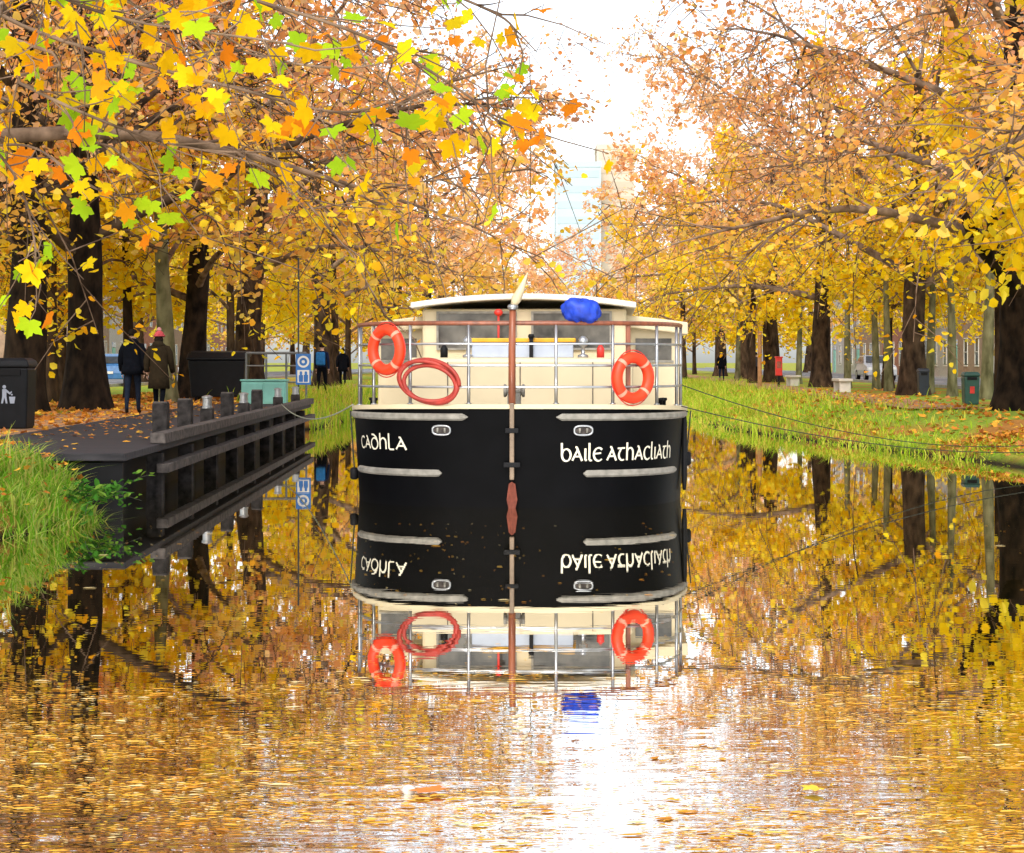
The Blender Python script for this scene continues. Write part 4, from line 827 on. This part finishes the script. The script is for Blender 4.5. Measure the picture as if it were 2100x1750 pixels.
# ------------------------------------------------------------------ vehicles
tyre=rubber; redl=M('red_lamp_lens',(.5,.02,.02),.2); whl=M('clear_lamp_lens',(.7,.7,.68),.2)
def vehicle(x,y,rz,paint,label,cat='car',van=False):
    t=thing('parked_van' if van else 'parked_car',label,cat,(x,y,GZ+.01),rz)
    if van: prof=[(-2.6,.35),(-2.65,.8),(-2.6,2.2),(-2.45,2.32),(1.2,2.32),(1.9,1.35),(2.55,1.1),(2.65,.7),(2.6,.35)]; W=.95; zb=1.25
    else: prof=[(-2.05,.32),(-2.1,.6),(-2.02,.92),(-1.75,.98),(-1.3,1.36),(-.9,1.46),(.2,1.48),(1.05,1.0),(1.85,.86),(2.1,.68),(2.08,.32)]; W=.87; zb=.95
    xw=lambda z:W*(1-.2*max(0,z-zb)/.55) if not van else W*(1-.06*max(0,z-zb))
    n=len(prof); m=MB(); m.add([(-xw(z),y_,z) for y_,z in prof]+[(xw(z),y_,z) for y_,z in prof],[tuple(range(n)),tuple(range(2*n-1,n-1,-1))]+[(i,n+i,n+(i+1)%n,(i+1)%n) for i in range(n)])
    m.build('vehicle_body',paint,t,bev=.05)
    if van: wins=[[(.6,1.35),(1.62,1.38),(1.15,2.05),(.6,2.05)]]; rear=((-2.63,1.4),(-2.615,2.0)); fr_=((1.86,1.42),(1.27,2.22))
    else: wins=[[(-1.5,1.02),(-.35,1.02),(-.35,1.4),(-.95,1.4),(-1.22,1.32)],[(-.27,1.02),(.92,1.02),(.2,1.4),(-.27,1.4)]]; rear=((-1.72,1.03),(-1.34,1.34)); fr_=((1.0,1.05),(.3,1.43))
    for wv in wins:
        for sg in(-1,1):
            m=MB(); m.add([(sg*(xw(z)+.012),a,z) for a,z in wv],[tuple(range(len(wv))) if sg>0 else tuple(range(len(wv)-1,-1,-1))]); m.build('side_window',glass,t)
    for nm,((a,b),(c,d_)),o_ in(('rear_window',rear,-.015),('windscreen',fr_,.02)):
        m=MB(); e=.1; m.add([(-xw(b)+e,a+o_,b+.01),(xw(b)-e,a+o_,b+.01),(xw(d_)-e,c+o_,d_+.01),(-xw(d_)+e,c+o_,d_+.01)],[(0,1,2,3)]); m.build(nm,glass,t)
    L_=1.3 if not van else 1.6
    for sy in(-1,1):
        for sx in(-1,1):
            m=MB(); m.lathe([(.2,-.1),(.31,-.1),(.33,-.06),(.33,.06),(.31,.1),(.2,.1)],20,Matrix.Translation((sx*(W-.09),sy*L_,.33))@Matrix.Rotation(R(90),4,'Y')); wo=m.build('wheel',tyre,t); m=MB(); m.lathe([(.2,-.105),(.17,-.112)],16,Matrix.Translation((sx*(W-.09),sy*L_,.33))@Matrix.Rotation(R(90*(1 if sx<0 else -1)),4,'Y')); m.build('rim',steel,wo)
    ye=prof[1][0]; yf=prof[-2][0]
    for sx in(-1,1):
        m=MB(); m.box((sx*(W-.16),ye+.01,.78 if not van else .95),(.2,.06,.16 if not van else .3)); m.build('tail_light',redl,t,bev=.01)
        m=MB(); m.box((sx*(W-.2),yf-.03,.72 if not van else .85),(.28,.08,.13)); m.build('headlight',whl,t,bev=.01)
    m=MB(); m.box((0,ye-.01,.62),(.52,.03,.11)); m.build('number_plate',whitep,t)
    return t
pb=M('blue_grey_car_paint',(.16,.24,.34),.25); pw=M('white_car_paint',(.75,.76,.78),.25); pdb=M('blue_car_paint',(.05,.16,.36),.25); ps=M('silver_car_paint',(.45,.47,.5),.3,metal=.3)
vehicle(-24.5,104,R(12),pb,'blue grey car parked between the two thickest trunks on the left')
vehicle(-18.5,88,R(8),pdb,'blue car behind the walker in black')
vehicle(gx(445,112),112,R(75),pw,'white car glimpsed above the black wheeled bin')
vehicle(22.4,84,R(-4),pw,'white van on the street at the right edge','van',True)
vehicle(21.3,112,R(180),ps,'silver car on the street seen between slender trunks on the right')
# ------------------------------------------------------------------ buildings
brick=M('red_brick',(.34,.14,.085),.9,var=.25,scale=3); stone=M('grey_stone',(.46,.44,.41),.9); slate=M('slate',(.12,.12,.14),.8); brownb=M('brown_brick',(.31,.21,.14),.9,var=.2,scale=3)
def house(x,y,w_,dep,h,face,wall,label,ncol=3,nfl=3,group=None):
    t=thing('terraced_house',label,'house',(x,y,GZ),R(90) if face>0 else R(-90),group)   # local front = -y
    m=MB(); m.box((0,dep/2,h/2),(w_,dep,h)); m.build('wall',wall,t)
    rf=MB(); rf.add([(-w_/2-.1,-.1,h+.01),(w_/2+.1,-.1,h+.01),(w_/2+.1,dep+.1,h+.01),(-w_/2-.1,dep+.1,h+.01),(-w_/2-.1,dep/2,h+2.2),(w_/2+.1,dep/2,h+2.2)],[(0,1,5,4),(2,3,4,5),(0,4,3),(1,2,5),(3,2,1,0)]); ro=rf.build('roof',slate,t)
    m=MB(); m.box((w_/2-.5,dep/2,h+2.3),(.7,1.3,1.8)); m.build('chimney',wall,ro)
    m=MB(); m.box((0,-.06,h-.2),(w_,.1,.25)); m.build('cornice',stone,t)
    fh=h/nfl
    for f in range(nfl):
        for c in range(ncol):
            xx=-w_/2+w_*(c+.5)/ncol
            if f==0 and c==0:
                m=MB(); m.box((xx,-.03,1.15),(1.05,.08,2.3)); dd=m.build('door',redp if wall is brick else teal,t); m=MB(); m.box((xx,-.04,2.55),(1.2,.1,.4)); m.build('fanlight',paleglass,dd); continue
            zz_=fh*f+fh*.52; m=MB()
            for a,b,cx,cz in((1.1,.08,0,fh*.28),(1.1,.1,0,-fh*.28),(.08,fh*.5,-.51,0),(.08,fh*.5,.51,0),(1.0,.05,0,0)): m.box((xx+cx,-.02,zz_+cz),(a,.08,b))
            wo=m.build('window',whitep,t); m=MB(); m.box((xx,-.005,zz_),(.94,.03,fh*.53)); m.build('pane',glass,wo)
cyc=[(brownb,'brown brick'),(stone,'pale grey rendered'),(brick,'red brick')]
od=['nearest','second','third','fourth','fifth','farthest']
for i in range(6):
    wl,nm=cyc[i%3]; house(-33,150+i*13.1,13,9,10.5,1,wl,'%s terraced house, %s in the row glimpsed behind the left trees'%(nm,od[i]),ncol=4)
for i in range(6):
    wl,nm=cyc[(i+2)%3]; house(32.5,122+i*13.1,13,9,10.5,-1,wl,'%s terraced house, %s in the row glimpsed behind the right trees'%(nm,od[i]),ncol=4)
def tower(x,y,w_,dep,h,wall,wn,label,nb):
    t=thing('office_tower',label,'building',(x,y,GZ)); m=MB(); m.box((0,dep/2,h/2),(w_,dep,h)); m.build('wall',wall,t); m=MB(); m.box((0,dep/2,h+.6),(w_*1.02,dep*1.02,1.2)); m.build('parapet',wall,t)
    for i in range(nb):
        z=h*(i+.55)/nb; m=MB(); m.box((0,-.02,z),(w_*.9,.1,h/nb*.45)); m.build('window_band',wn,t)
hz1=M('hazed_blue_cladding',(.47,.57,.65),.8,var=.04,scale=.1,spec=.1); hz2=M('hazed_cream_cladding',(.63,.52,.42),.8,var=.05,scale=.1,spec=.1); wn1=M('hazed_blue_glazing',(.42,.52,.6),.6,var=.05,scale=.1,spec=.1); wn2=M('hazed_bronze_glazing',(.58,.46,.36),.6,var=.05,scale=.1,spec=.1)  # distance haze is mixed into the tower wall and window colours
tower(gx(1186,420),420,10,12,44,hz1,wn1,'pale blue office tower far away in the sky gap',13)
tower(gx(1263,430),430,8.5,12,49,hz2,wn2,'taller cream office tower beside the pale blue one in the sky gap',15)
